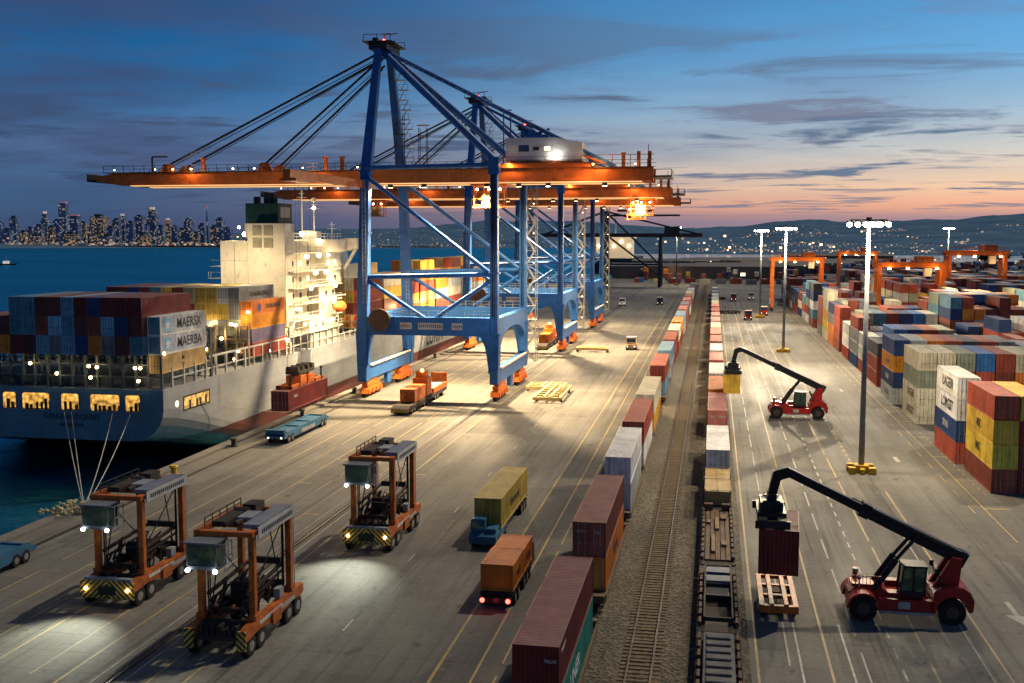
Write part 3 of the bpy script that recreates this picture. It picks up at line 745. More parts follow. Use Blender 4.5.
# empty and part-loaded flats in front of them
def flat_wagon(y0, L, label, kind):
    t = wagon_frame(.75, y0, L, label, 'wagons of the single stacked train', 'flat')
    z0 = .785
    for s in (-1, 1):
        for q in range(int(L / 1.5)):
            b = MB(); y = .4 + q * 1.5; b.box(s * 1.3, s * 1.12, y, y + 1.05, z0, z0 + .28 + .1 * hash01(q, s)); b.build('side_stanchion', wood, t)
    if kind == 'deck':
        b = MB()
        for q in range(5):
            x = -1.0 + q * .42; b.box(x, x + .36, .3, L - .3, z0, z0 + .12)
        b.build('plank_floor', wood, t)
        b = MB()
        for (xa, ya, w_, l_) in ((-.5, 2, .3, 5), (.35, 4, .4, 1.2), (-.2, 9, .35, 4), (.3, 12.5, .5, 1.5), (-.9, 11, .3, 1)): b.box(xa, xa + w_, ya, min(ya + l_, L - .3), z0 + .12, z0 + .32)
        b.build('dunnage', paint('pale_timber', (.24, .16, .09), .8, dscale=2), t)
        for s in (-1, 1): b = MB(); b.box(s * .4, s * 1.2, L - .5, L + .1, z0, z0 + .7); b.build('end_stop', wood, t)
    if kind == 'frame':
        b = MB()
        for s in (-1, 1): b.box(s * 1.0, s * .88, .8, L - .8, z0, z0 + .55)
        for y in (.8, L * .4, L * .6, L - .9): b.box(-.88, .88, y, y + .16, z0 + .2, z0 + .5)
        b.build('load_frame', grease, t)
        b = MB(); b.box(-.86, .86, L * .62, L * .72, z0 + .1, z0 + .62); b.box(-.86, .86, L * .78, L - 1.6, z0 + .1, z0 + .6); b.build('blue_tank', paint('tank_blue', (.07, .11, .17), .6), t)
        b = MB(); b.box(-.86, .86, L * .42, L * .58, z0 + .05, z0 + .3); b.build('tank', dark, t)
    if kind == 'tray':
        b = MB(); b.box(-.95, .95, .4, L - .6, z0, z0 + .5); b.box(-.8, .8, .5, L - .8, z0 + .5, z0 + .58)
        y = .7
        while y < L - 1.2: b.box(-.74, .74, y, y + .75, z0 + .58, z0 + .72); y += 1.15
        b.build('ribbed_cover', tarp, t, bev=.04)
    return t
flat_wagon(48, 21.2, 'flat wagon carrying a pale grey ribbed cover', 'tray')
flat_wagon(70.6, 13.4, 'flat wagon carrying a dark frame with blue grey tanks', 'frame')
flat_wagon(85.6, 16.6, 'empty flat wagon with brown planked deck and timber dunnage', 'deck')
flat_wagon(103.4, 13, 'flat wagon under the low tan crate', 'plain')
tb = MB(); tb.box(-1.25, 1.25, 0, 10.5, 0, 1.35)
for x in (-1.25, -.05, 1.15): tb.box(x, x + .1, 0, 10.5, 1.35, 1.43)
for y in (0, 5.2, 10.4): tb.box(-1.25, 1.25, y, y + .1, 1.43, 1.47)
tag(tb.build('cargo_crate', paint('crate_tan', (.36, .25, .1), .7, dscale=1), loc=(.8, 104.2, 1.115)), 'low tan crate with ribbed lid on a flat wagon before the white container', 'crate')

# ------------------------------------------------------------------ the container yard beyond the lane
GY = 'containers stacked in the yard'
YC = ['rust red', 'brown red', 'dark maroon', 'navy', 'blue', 'teal blue', 'orange', 'cream', 'white', 'grey green', 'pale grey', 'yellow', 'grey', 'dark grey', 'burgundy']
YW = [15, 13, 9, 10, 6, 5, 6, 6, 5, 5, 6, 3, 4, 4, 6]
yr = random.Random(21)
FIX = {(0, 0): ['brown red', 'yellow', 'yellow', 'rust red'], (0, 1): ['burgundy', 'dark maroon', 'burgundy', 'yellow'], (1, 0): ['rust red', 'navy', 'white', 'white'], (1, 1): ['brown red', 'dark grey', 'grey'],
       (2, 0): ['cream', 'cream', 'grey green', 'cream'], (2, 1): ['brown red', 'grey', 'brown red', 'cream'], (2, 2): ['dark maroon', 'grey', 'rust red', 'grey green'], (2, 3): ['brown red', 'burgundy', 'rust red', 'blue'], (2, 4): ['navy', 'rust red', 'brown red', 'rust red'], (2, 5): ['grey', 'rust red', 'orange', 'cream'],
       (3, 0): ['pale grey', 'navy', 'bright orange', 'navy'], (3, 1): ['grey', 'rust red', 'navy', 'pale grey'], (3, 2): ['brown red', 'rust red', 'grey', 'orange'],
       (4, 0): ['rust red', 'rust red', 'dark grey'], (5, 0): ['brown red', 'pale grey', 'pale grey'], (6, 0): ['navy', 'grey', 'grey', 'brown red'], (7, 0): ['rust red', 'white', 'pale grey'], (8, 0): ['brown red', 'rust red', 'rust red', 'rust red'], (9, 0): ['orange', 'orange', 'grey', 'navy'], (10, 0): ['cream', 'yellow', 'amber', 'cream', 'cream'], (11, 0): ['grey', 'rust red', 'rust red', 'rust red'], (12, 0): ['brown red', 'teal blue', 'white', 'navy', 'dark grey']}
TXT = {(0, 0, 1): [('MSC', '-x', 1.3, inkm, 0, .3, .8)], (0, 0, 2): [('MSC', '-x', 1.3, inkm, 0, .3, .8)], (1, 0, 1): [('SPAR', '-x', 1.25, inkw, 0, 0, 1.1)], (1, 0, 2): [('LORGST', '-x', 1.75, inkm, 0, -.6, 1.05)], (1, 0, 3): [('LAGEIR', '-x', 1.75, inkm, 0, -.6, 1.05)],
       (2, 0, 0): [('LAEGST', '-x', 1.6, inkm, 0, -.4, 1.1)], (2, 0, 1): [('LAGEIR', '-x', 1.6, inkm, 0, -.4, 1.1)], (3, 0, 0): [('COSCO', '-x', 1.2, inkm, 0, 0, 1.1)], (3, 0, 1): [('SPAR', '-x', 1.2, inkw, 0, 0, 1.1)], (3, 0, 2): [('hapogx', '-x', 1.1, inkm, 0, 0, 1.1)]}
BAYS = [119.0, 134.0, 162.0, 180.5, 201.5, 215, 229, 243, 261, 275, 289, 303, 330, 344, 358, 376, 390, 404, 420, 436, 452, 470]
heights = {}
for bi, y0 in enumerate(BAYS):
    xlast = (y0 + 8) * math.tan(math.atan((1034 - 512) / F) - yaw)
    x = 30.4; ci = 0
    while x < xlast + 2:
        key = (bi, ci)
        blk = ci // 7
        if key in FIX: st = FIX[key]
        else:
            base = [4, 3, 4, 4, 4, 3, 3, 4, 3, 3, 4, 3, 4, 4, 4, 3, 4, 3, 3, 4, 3, 3][bi] if blk == 0 else [3, 3, 4, 4, 3, 3, 3, 3, 4, 5, 5, 4, 5, 4, 4, 5, 4, 5, 5, 4, 5, 5][bi] + (yr.random() < .3)
            n = max(1, min(5, base - (1 if yr.random() < .35 else 0) + (1 if yr.random() < .1 else 0)))
            st = [yr.choices(YC, YW)[0] for _ in range(n)]
        heights[key] = (x, st)
        x += 2.62; ci += 1
        if ci % 7 == 0: x += 6.0
for (bi, ci), (x, st) in heights.items():
    y0 = BAYS[bi]
    for t, c in enumerate(st):
        vis = t == len(st) - 1 or ci % 7 == 0
        nb = heights.get((bi - 1, ci)); gap = bi == 0 or y0 - BAYS[bi - 1] > 16
        if gap or not nb or len(nb[1]) <= t: vis = True
        nl = heights.get((bi, ci - 1))
        if nl and len(nl[1]) <= t: vis = True
        if bi >= 1 and y0 < 150 and ci > 1: vis = False
        if not vis: continue
        W = 2.55 if y0 < 160 else 2.44
        cont(x + (0.0 if bi not in (1, 3) else -.5), y0, t * 2.6, c, f'{c} container, {TIER[t]} tier, {ORD[ci + 1]} stack from the lane, {ORD[bi + 1]} yard bay', GY, W=W, Hh=2.59, txt=TXT.get((bi, ci, t)), parts=y0 < 140, must=y0 < 165)

# ------------------------------------------------------------------ the container ship alongside
SX = -66.0; SP = -104.0; TY = 121.0
ship = thing('container_ship', 'large container ship moored at the quay with blue stern and lit cream deckhouse', 'container ship', (0, 0, 0))
def hull_mat(name, c):
    m, nt, b = nodes_of(name)
    tc = nt.nodes.new('ShaderNodeTexCoord').outputs['Object']
    s = nt.nodes.new('ShaderNodeSeparateXYZ'); nt.links.new(tc, s.inputs[0])
    g = ramp(nt, noise(nt, .12, 8, .65, tc, (1, 1, 1.6)), [(.3, .62), (.7, 1.05)])
    out = mixc(nt, 1.0, c, g, 'MULTIPLY')
    stk = ramp(nt, noise(nt, .7, 6, .65, tc, (1, 1, .08)), [(.56, 0), (.8, .5)])
    out = mixc(nt, stk, out, (.10, .06, .04))
    cx2 = nt.nodes.new('ShaderNodeCombineXYZ'); nt.links.new(math_(nt, 'ADD', s.outputs[1], s.outputs[0]), cx2.inputs[0]); nt.links.new(s.outputs[2], cx2.inputs[1])
    bk = nt.nodes.new('ShaderNodeTexBrick'); bk.inputs['Scale'].default_value = .22; bk.inputs['Mortar Size'].default_value = .006; bk.inputs['Color1'].default_value = (1, 1, 1, 1); bk.inputs['Color2'].default_value = (.9, .9, .9, 1); bk.inputs['Mortar'].default_value = (.6, .6, .6, 1)
    nt.links.new(cx2.outputs[0], bk.inputs['Vector'])
    out = mixc(nt, .8, out, bk.outputs['Color'], 'MULTIPLY')
    out = mixc(nt, ramp(nt, noise(nt, 1.3, 8, .75, tc, (1, 1, .5)), [(.66, 0), (.74, .7)]), out, (.09, .045, .025))
    below = math_(nt, 'LESS_THAN', math_(nt, 'ADD', s.outputs[2], math_(nt, 'MULTIPLY', noise(nt, .4, 4, .5, tc), .25)), .95)
    out = mixc(nt, below, out, mixc(nt, noise(nt, .35, 8, .7, tc), (.10, .022, .016), (.045, .014, .012)))
    nt.links.new(out, b.inputs['Base Color']); b.inputs['Roughness'].default_value = .5
    return m
hull_side = hull_mat('hull_grey', (.27, .295, .315)); hull_blue = hull_mat('hull_blue', (.075, .165, .235))
DK = 8.2
def sec(y):
    P = [(121, 1.7, 4.2), (125, 1.0, 4.2), (131, -.4, 4), (140, -2.6, 3.6), (152, -5, 3), (330, -5, 3), (352, -5, 3)]
    for (a, za, ra), (b_, zb, rb) in zip(P, P[1:]):
        if a <= y <= b_:
            t = (y - a) / (b_ - a); return za + (zb - za) * t, ra + (rb - ra) * t
    return -5, 3
def half(y):   # half beam
    hb = (SX - SP) / 2
    if y > 325: hb *= max(.02, 1 - ((y - 325) / 62) ** 2.2)
    return hb
hb = MB(); cxs = (SX + SP) / 2; rings = []
ys = [121, 123, 125, 128, 131, 135, 140, 146, 152, 170, 200, 240, 280, 325, 335, 345, 355, 365, 375, 383, 386.5]
for y in ys:
    zb, r = sec(y); h2 = half(y); r = min(r, h2 * .8); ring = []
    prof = [(h2, DK + (0 if y < 330 else (y - 330) * .05)), (h2, 4.5 if zb + r < 4.4 else zb + r + .1), (h2, zb + r)]
    for q in range(1, 7): a = PI / 2 * q / 6; prof.append((h2 - r + r * math.cos(a), zb + r - r * math.sin(a)))
    for (px, pz) in prof: ring.append((cxs + px, y, pz))
    for (px, pz) in reversed(prof): ring.append((cxs - px, y, pz))
    rings.append(ring)
n = len(rings[0]); hb.v = [p for r_ in rings for p in r_]
for i in range(len(rings) - 1):
    for j in range(n - 1): hb.f.append((i * n + j, i * n + j + 1, (i + 1) * n + j + 1, (i + 1) * n + j)); hb.mi.append(0)
    hb.f.append((i * n + n - 1, i * n, (i + 1) * n, (i + 1) * n + n - 1)); hb.mi.append(0)   # deck
hb.build('hull', hull_side, ship)
# transom with five mooring openings
OPEN = OPENINGS = [(-87.9, -86.1), (-85.2, -81.4), (-79.8, -77.4), (-75.8, -71.85), (-71.05, -69.1)]
ZT, ZB = 7.45, 5.35
tb = MB(); yb = TY - .02
def rect(xa, xb, za, zb): tb.face([(xa, yb, za), (xb, yb, za), (xb, yb, zb), (xa, yb, zb)])
OPX = [(-102, -99.5), (-97.5, -95), (-93, -90)] + OPEN
xs_ = SP
rect(SP, SX, ZT, DK)
for (a, b_) in OPX + [(SX, SX)]:
    rect(xs_, a, ZB, ZT); xs_ = b_
low = [(SX, ZB), (SX, 1.7 + 4.2)]
arc = [(SX - 4.2 + 4.2 * math.cos(PI / 2 * q / 8), 1.7 + 4.2 - 4.2 * math.sin(PI / 2 * q / 8)) for q in range(9)]
arc = [p for p in arc if p[1] < ZB]
poly = [(SX - .07, ZB)] + arc + [(SP + (SX - p[0]), p[1]) for p in reversed(arc)] + [(SP + .07, ZB)]
tb.face([(p[0], yb, p[1]) for p in poly])
tb.build('transom', hull_blue, ship)
for (a, b_) in OPX:
    t = MB()
    t.box(a - .4, b_ + .4, TY + 1.0, TY + 1.1, ZB - .1, ZT + .1); t.box(a - .4, a - .02, TY + .02, TY + 1.0, ZB, ZT); t.box(b_ + .02, b_ + .4, TY + .02, TY + 1, ZB, ZT); t.box(a - .4, b_ + .4, TY + .02, TY + 1, ZT + .02, ZT + .1)
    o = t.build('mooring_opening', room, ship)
    fr = MB(); r_ = .34      # rounded rim filling the corners
    for (cx_, cz, sx, sz) in ((a, ZB, 1, 1), (b_, ZB, -1, 1), (b_, ZT, -1, -1), (a, ZT, 1, -1)):
        pts = [(cx_, cz)] + [(cx_ + sx * (r_ - r_ * math.sin(q * PI / 8)), cz + sz * (r_ - r_ * math.cos(q * PI / 8))) for q in range(5)]
        fr.prism(pts, 1, TY - .03, TY + .02)
    for (xa, xb, za, zb) in ((a - .08, a, ZB, ZT), (b_, b_ + .08, ZB, ZT), (a - .08, b_ + .08, ZT, ZT + .08), (a - .08, b_ + .08, ZB - .08, ZB)): fr.box(xa, xb, TY - .06, TY + .02, za, zb)
    fr.build('rim', paint('rim_blue', (.06, .16, .28)), o)
    rl = MB(); x = a + .35
    while x < b_ - .3:
        rl.tube((x, TY + .3 + hash01(x) * .5, ZB + .02), (x, TY + .3 + hash01(x) * .5, ZB + .5 + .8 * hash01(x, 2)), .13 + .1 * hash01(x, 3), 8); x += .62
    rl.box(a, b_, TY + .03, TY + .98, ZB - .1, ZB)
    rl.build('fairlead', grease, o)
for x in (-87, -83.3, -78.6, -73.8, -70.1): point('mooring_lamp', (x, TY + .5, 7.2), 16, (1, .68, .25), .1)
text('GENUINA DONNY', ship, (-78.4, TY - .04, 4.55), NY, 1.0, paint('name_dark', (.008, .02, .045), .5), xs=.9)
text('MONROVIA', ship, (-78.4, TY - .04, 3.5), NY, .62, MATS['name_dark'], xs=1.0)
text('LURIN', ship, (SX + .012, 252.5, 3.0), PX, 5.2, inkm, xs=1.05)
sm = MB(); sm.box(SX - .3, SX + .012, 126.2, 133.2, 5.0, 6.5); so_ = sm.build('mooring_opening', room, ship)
sm = MB(); sm.box(SX, SX + .05, 126.0, 133.4, 6.5, 6.7); sm.box(SX, SX + .05, 126, 133.4, 4.8, 5.0); sm.box(SX, SX + .05, 126, 126.2, 5, 6.5); sm.box(SX, SX + .05, 133.2, 133.4, 5, 6.5)
for yy in (127.6, 129.5, 130.4, 132): sm.box(SX + .013, SX + .045, yy, yy + .5, 5, 5.7 + hash01(yy) * .5)
sm.build('rim', grease, so_)
sm = MB(); sm.tube((SX - .1, 124.4, 6.0), (SX + .03, 124.4, 6.0), .42, 12); sm.build('porthole', winlit, ship)

# decks, lashing bridges and side walkway
def lashing(y, xa, xb, z0, z1, cols, name='lashing_bridge', mat=None):
    b = MB(); n = cols
    for k in range(n + 1):
        x = xa + (xb - xa) * k / n; b.box(x - .12, x + .12, y, y + .5, z0, z1)
    zz = z0
    while zz <= z1 + .1: b.box(xa, xb, y + .04, y + .46, zz - .08, zz + .08); zz += (z1 - z0) / 3
    for k in range(0, n, 3):
        x = xa + (xb - xa) * k / n; x2 = xa + (xb - xa) * (k + 1) / n; b.bar((x, y + .25, z0), (x2, y + .25, z1), .07); b.bar((x2, y + .25, z0), (x, y + .25, z1), .07)
    return b.build(name, mat or paint('bridge_blue_grey', (.04, .065, .09), .5, rust=.3), ship)
lashing(119.9 + 1.3, SP, SX - .3, DK, 12.7, 22)
lashing(134.2, SP, SX - .2, DK, 14.5, 22)
lashing(146.2, SP, SX - .2, DK, 14, 22, mat=paint('bridge_cream', (.26, .22, .15), .5, rust=.4))
lashing(161.5, SP, SX - .2, DK, 12.5, 22, mat=MATS['bridge_cream'])
for k in range(9): lashing(196.6 + 14 * k, SP, SX - .2, DK, 12, 22, mat=MATS['bridge_cream'])
hp = MB(); hp.box(SP + 1, SX - 3.5, 123, 134, DK, 9.6); hp.box(SP + 1, SX - 3.5, 148, 160, DK, 9.3)
hp.build('hatch_cover', paint('hatch', (.06, .08, .09)), ship)
for k in range(9): b = MB(); b.box(SP + 1, SX - 2, 198.5 + 14 * k, 210 + 14 * k, DK, 9.3); b.build('hatch_cover', paint('hatch', (.06, .08, .09)), ship)
sd = MB(); y = 123.5
while y < 330:
    sd.box(SX - .32, SX - .06, y, y + .3, DK, DK + 2.6 if y < 186 else DK + 1.4); y += 3.05
sd.box(SX - .26, SX - .12, 123.5, 330, DK + 1.1, DK + 1.25)
sd.box(SX - .28, SX - .1, 134, 186, DK + 2.6, DK + 2.85)
sd.build('side_walkway', paint('walkway_pale', (.42, .44, .43), .5, rust=.25), ship)
SHIPL = []
def slamp(x, y, z, r=.22, mat=lamp_y):
    b = MB(); b.box(x - r * .5, x + r * .5, y - .02, y + .25, z + r, z + r + .1); b.build('lamp_bracket', dark, ship)
    b = MB(); b.ball((x, y, z), r, 0, 5); b.build('deck_light', mat, ship)
for k, (x, z) in enumerate(((-83.6, 11.2), (-80.0, 10.0), (-75.6, 11.0), (-75.4, 9.6), (-74.5, 10.9), (-69.4, 10.9), (-68.7, 10.9), (-69.0, 9.3), (-89, 11), (-95, 10.5))): slamp(x, 120.6, z, .2)
for (x, y, z) in ((-66.2, 121.8, 12.6), (-66.9, 133.9, 10.3), (-70, 145.7, 12.2), (-72.5, 145.7, 10.6), (-67.5, 145.7, 10.4), (-67.8, 145.7, 14.2), (-68.5, 145.7, 14.3), (-66.4, 147.0, 16.0), (-66.3, 154, 9.6), (-66.3, 142, 9.7)): slamp(x, y, z, .24)

# containers on board (built narrow: many rows abreast)
GS = 'containers stacked on the ship'
SW, SH2 = 1.72, 2.37
sr = random.Random(4)
B1 = [['dark maroon', 'brown red', 'dark maroon', 'teal blue', 'navy', 'dark maroon'],
      ['teal blue', 'navy', 'teal blue', 'brown red', 'dark maroon', 'teal blue', 'teal blue', 'brown red', 'teal blue', 'dark maroon', 'burgundy', 'dark maroon'],]
def bayrow(y0, z0, cols, nt_, pal, bayname, start=1, first=None, hh=SH2, L=12.19):
    for c_ in range(start, cols + 1):
        x = SX - .12 - SW / 2 - (c_ - 1) * (SW + .06)
        for t in range(nt_):
            cname = sr.choice(pal)
            if first and (c_, t) in first: cname = first[(c_, t)]
            inner = c_ > 1 and t < nt_ - 1
            yield x, t, c_, cname
pal1 = ['dark maroon', 'burgundy', 'teal blue', 'teal blue', 'pale blue', 'navy', 'brown red', 'grey', 'teal blue', 'dark grey', 'orange', 'dark maroon']
row1 = {2: ['teal blue', 'dark maroon', 'burgundy'], 3: ['dark maroon', 'navy', 'burgundy'], 4: ['grey', 'pale blue', 'burgundy'], 5: ['orange', 'brown red', 'navy'], 6: ['navy', 'dark maroon', 'burgundy'], 7: ['pale blue', 'teal blue', 'pale blue'], 8: ['grey', 'pale blue', 'dark maroon'], 9: ['pale blue', 'brown red', 'dark maroon'], 10: ['dark maroon', 'teal blue', 'teal blue'], 11: ['burgundy', 'teal blue', 'teal blue'], 12: ['orange', 'dark maroon'], 13: ['brown red', 'dark maroon'], 14: ['dark maroon', 'burgundy']}
for c_, st in row1.items():
    for t, cn in enumerate(st):
        x = SX - .12 - SW / 2 - (c_ - 1) * (SW + .05)
        cont(x, 119.6 if c_ > 2 else 119.9, 12.5 + t * SH2, cn, f'{cn} container, {TIER[t]} tier, {ORD[c_]} column from the quay, aft ship bay', GS, W=SW, Hh=SH2 - .04, L=12.6, parts=False, must=True)
xq = SX - .1 - SW / 2
cont(xq, 121.2, 10.2, 'tan', 'tan container at the quay side of the aft ship bay under two white ones', GS, W=SW, Hh=2.3, L=11.6, must=True, parts=False, txt=[('M', '+x', .9, inkm, .3, -.4, 1), ('m', '+x', .9, inkm, -.45, -.4, 1)])
for t, (bd, wd) in enumerate((('MAERBA', 'lower'), ('MAERSX', 'upper'))):
    cont(xq, 121.0, 12.5 + t * SH2, 'white', f'{wd} of two white lettered containers at the quay side of the aft ship bay', GS, W=SW, Hh=SH2 - .04, L=12.0, must=True, parts=True, doorc='teal blue',
         txt=[(bd, '+x', 1.75, inkm, 0, 1.45, .98), ('', 'star', .78, inkb, 0, -4.1, 1)])
row2 = {2: ['mustard', 'grey green', 'grey', 'grey'], 3: ['grey', 'grey', 'mustard', 'pale grey'], 4: ['orange', 'pale grey', 'mustard', 'mustard'], 5: ['brown red', 'grey', 'mustard', 'mustard'], 6: ['grey', 'orange', 'dark maroon', 'grey green'], 7: ['mustard', 'grey', 'brown red', 'dark maroon'], 8: ['grey', 'grey', 'grey green', 'mustard'], 9: ['navy', 'dark maroon', 'navy', 'teal blue'], 10: ['grey', 'grey', 'grey', 'brown red'], 11: ['grey', 'grey', 'brown red', 'navy'], 12: ['grey', 'grey', 'navy', 'dark maroon'], 13: ['grey', 'grey', 'navy', 'burgundy']}
for c_, st in row2.items():
    for t, cn in enumerate(st):
        if t == 0: continue
        x = SX - .12 - SW / 2 - (c_ - 1) * (SW + .05)
        cont(x, 147.4, 10.1 + t * 2.35, cn, f'{cn} container, {TIER[t]} tier, {ORD[c_]} column from the quay, second ship bay', GS, W=SW, Hh=2.31, L=12.6, parts=False, must=True,
             txt=[('TRANSMODAL', '+x', 1.1, inkm, 0, .6, .9)] if (c_, t) == (2, 3) else None)
for t, cn in enumerate(['rust red', 'purple grey', 'bright orange', 'orange']):
    cont(xq, 147.6, 9.35 + t * 2.04, cn, f'{cn} container, {TIER[t]} tier of the quay side stack in the second ship bay', GS, W=SW, Hh=2.0, L=12.4, must=True, parts=False,
         txt=[('TRANSMAR', '+x', 1.0, inkm, 0, 1.6, 1.1), ('', 'disc', .62, paint('emblem_navy', (.05, .05, .16)), 0, -3.4, 1)] if t == 3 else None)
palf = ['orange', 'rust red', 'brown red', 'amber', 'cream', 'tan', 'burgundy', 'rust red', 'mustard', 'pale grey', 'orange']
fh = [5, 5, 4, 5, 4, 5, 5, 4, 4]
for k in range(9):
    y0 = 198.3 + 14 * k
    for c_ in range(1, 5 if k else 9):
        nt_ = fh[k] - (1 if sr.random() < .3 else 0) + (1 if c_ > 2 and sr.random() < .2 else 0)
        for t in range(nt_):
            if c_ > 1 and t < nt_ - 1 and k > 0: continue
            x = SX - .12 - SW / 2 - (c_ - 1) * (SW + .05)
            cn = sr.choice(palf)
            cont(x, y0, 9.4 + t * 2.4, cn, f'{cn} container, {TIER[t]} tier, {ORD[c_]} column from the quay, {ORD[k + 1]} bay before the deckhouse', GS, W=SW, Hh=2.36, L=12.4, parts=False)

# deckhouse
A0, A1 = -78.6, -66.6
dh = MB()
dh.box(A0, A1 - 2.6, 164, 186, DK, 24.2)                     # main block
dh.box(-73.5, A1 - .6, 163.2, 166.0, DK, 29.0); dh.box(A0, A1 - 2.6, 164.001, 178, 24.0, 26.2)             # stack casing
dh.box(A0 - 2, A1 + 1.0, 178, 188, 24.2, 26.4)               # bridge deck
dh.box(A1 - 2.6, A1, 172, 186, DK, 13.2); dh.box(A1 - 2.6, A1 - .6, 178, 186, 13.2, 18.5); dh.box(A1 - 2.6, A1 - .2, 182, 188, 18.5, 24.2)
o = dh.build('deckhouse', cream, ship)
dk = MB()
for z_ in (11, 13.2, 15.8, 18.5, 21.2, 24.2): dk.box(A1 - 2.6, A1 + .3, 164.5, 187.5, z_ - .1, z_ + .06); dk.box(A0 - .6, A0, 166, 186, z_ - .1, z_ + .06)
dk.build('balcony_deck', cream, ship)
rl = MB()
for z_ in (11, 13.2, 15.8, 18.5, 21.2, 24.2, 26.4):
    for h_ in (.55, 1.05): rl.bar((A1 + .25, 164.5, z_ + h_), (A1 + .25, 187.5, z_ + h_), .05); rl.bar((A1 - 2.6, 164.5, z_ + h_), (A1 + .25, 164.5, z_ + h_), .05)
    y = 164.5
    while y < 187.6: rl.bar((A1 + .25, y, z_), (A1 + .25, y, z_ + 1.05), .05); y += 1.6
for h_ in (.5, 1.0): rl.bar((A0, 164.1, 24.2 + h_), (A1 - 2.6, 164.1, 24.2 + h_), .05); rl.bar((A0 - 2, 178.1, 26.4 + h_), (A1 + 1, 178.1, 26.4 + h_), .05)
rl.build('railing', white, ship)
for z_ in (11.6, 14, 16.5, 19.2, 21.9):
    for yy in (167, 170.5, 174, 177.5, 181, 184.5):
        b = MB(); xo = A1 - 2.6 if not (yy > 171.5 and z_ < 13) else A1
        if yy > 177.5 and z_ > 13: xo = A1 - .6 if z_ < 18.5 else A1 - .2
        b.box(xo, xo + .03, yy, yy + 1.1, z_, z_ + .9); b.build('window', winlit if hash01(yy, z_) < .45 else dark, ship)
for (xa, za) in ((-72.6, 27.1), (-70.7, 27.1), (-72.6, 25.1), (-70.7, 25.1)):
    b = MB(); b.box(xa, xa + 1.5, 163.1, 163.19, za, za + 1.6)
    for q in range(6): b.box(xa + .05, xa + 1.45, 163.02, 163.1, za + .12 + q * .25, za + .22 + q * .25)
    b.build('vent_louvre', paint('louvre', (.3, .27, .2)), ship)
bw = MB(); bw.box(-82, A1 + 1, 187.9, 188.1, 25.0, 26.0); bw.build('bridge_window', dark, ship)
bw = MB(); bw.prism([(-66.6, 24.2), (-63.6, 24.9), (-63.6, 26.6), (-66.6, 26.6)], 1, 188, 193); bw.build('bridge_wing', cream, ship)
bw = MB(); bw.bar((-66.7, 190, 21), (-64.4, 190, 24.8), .5); bw.build('wing_strut', cream, ship)
bw = MB(); bw.prism([(-82, 24.2), (-84.6, 24.8), (-84.6, 26.2), (-82, 26.2)], 1, 178, 186); bw.build('bridge_wing', cream, ship)
fn = MB(); fn.box(-75.0, -69.4, 166.01, 172, 29.0, 32.3)
ff = fn.build('funnel', green, ship)
fn = MB(); fn.tube((-73.8, 168, 32.3), (-73.8, 168, 33.4), .6, 10); fn.tube((-71.6, 168, 32.3), (-71.6, 168, 34), 1.0, 12); fn.tube((-70.2, 167, 32.3), (-70.2, 167, 33.2), .35, 8); fn.build('exhaust_pipe', dark, ff)
fn = MB(); fn.box(-69.39, -69.36, 167, 171, 30.0, 31.7); fn.build('emblem', signw, ff)
cs = MB(); cs.box(-75.2, -69.2, 166.005, 172.2, 26.2, 29.0); cs.build('funnel_casing', cream, ship)
for (x, y, h_) in ((-69, 181, 33), (-72, 183, 35), (-80, 182, 31), (-67.2, 185, 29.5), (-78, 180, 30)):
    ms = MB(); ms.tube((x, y, 26.4), (x, y, h_), .12, 8); ms.bar((x - .9, y, h_ - 1.2), (x + .9, y, h_ - 1.2), .1); ms.bar((x - .5, y, h_ - .5), (x + .5, y, h_ - .5), .1); ms.build('radar_mast', white, ship)
ms = MB()
ms.box(-71.6, -70.2, 182, 184, 26.4, 28); ms.box(-69.9, -68.2, 180, 182.2, 26.4, 27.8)
ms.build('deck_locker', white, ship)
b = MB(); b.ball((-69, 181, 33.3), .45); b.build('radar_dome', white, ship)
for (x, y, z, r) in ((-65.9, 168, 12.6, .3), (-65.9, 172, 12.4, .3), (-65.9, 176, 12.8, .3), (-65.9, 181, 12.5, .3), (-66.4, 166, 15.2, .3), (-66.2, 179, 15.4, .35), (-66.2, 183, 15.4, .35), (-66.3, 172, 18.2, .3), (-66.2, 183.5, 18.2, .35), (-66.2, 174, 20.8, .4), (-66.2, 179, 20.8, .4), (-66.2, 170, 23.6, .38), (-66.3, 176, 23.7, .4), (-66.3, 180.5, 23.7, .3), (-67, 177.8, 26.2, .4), (-70, 177.7, 27.4, .42), (-73, 177.8, 27.2, .3), (-77, 177.6, 26.8, .4), (-80.5, 177.6, 27.3, .42), (-82.6, 177.6, 25.6, .45), (-80.2, 163.6, 18.4, .4), (-81.5, 177.5, 28.5, .25), (-69, 181, 31.9, .3), (-65.9, 160.5, 10.6, .3), (-67.5, 162.6, 11.9, .3), (-70.5, 162.6, 11.6, .3), (-73.4, 162.6, 11.9, .3)):
    slamp(x, y, z, r, lamp_y if z < 22 else glow('lamp_ship', (1, .8, .45), 34))
for (x, y, z, p) in ((-64.6, 170, 13.5, 1100), (-64.4, 178, 16, 1300), (-64.6, 184, 20, 700), (-64.6, 174, 22.5, 900), (-70, 176.4, 28.5, 1500), (-79, 176.4, 28.5, 900), (-84, 176, 27, 500)):
    point('ship_floodlight', (x, y, z), p * .62, (1, .76, .40), .35)
for (x, y, z) in ((-77, 154, 23.5), (-70, 154, 24.0)): spot('ship_floodlight', (x, y, z), 4200, (1, .78, .44), 150, (-73, 165, 18), 1.0)
for k in range(4):
    y = 197.5 + 14 * k * 1.6
    point('ship_floodlight', (-65.2, y, 12.2), 900, (1, .72, .34), .3)
for (x, y, z) in ((-70, 145.6, 12.9), (-78, 145.5, 12.6), (-66.9, 134.0, 10.8)): point('ship_floodlight', (x, y, z), 160, (1, .7, .32), .2)
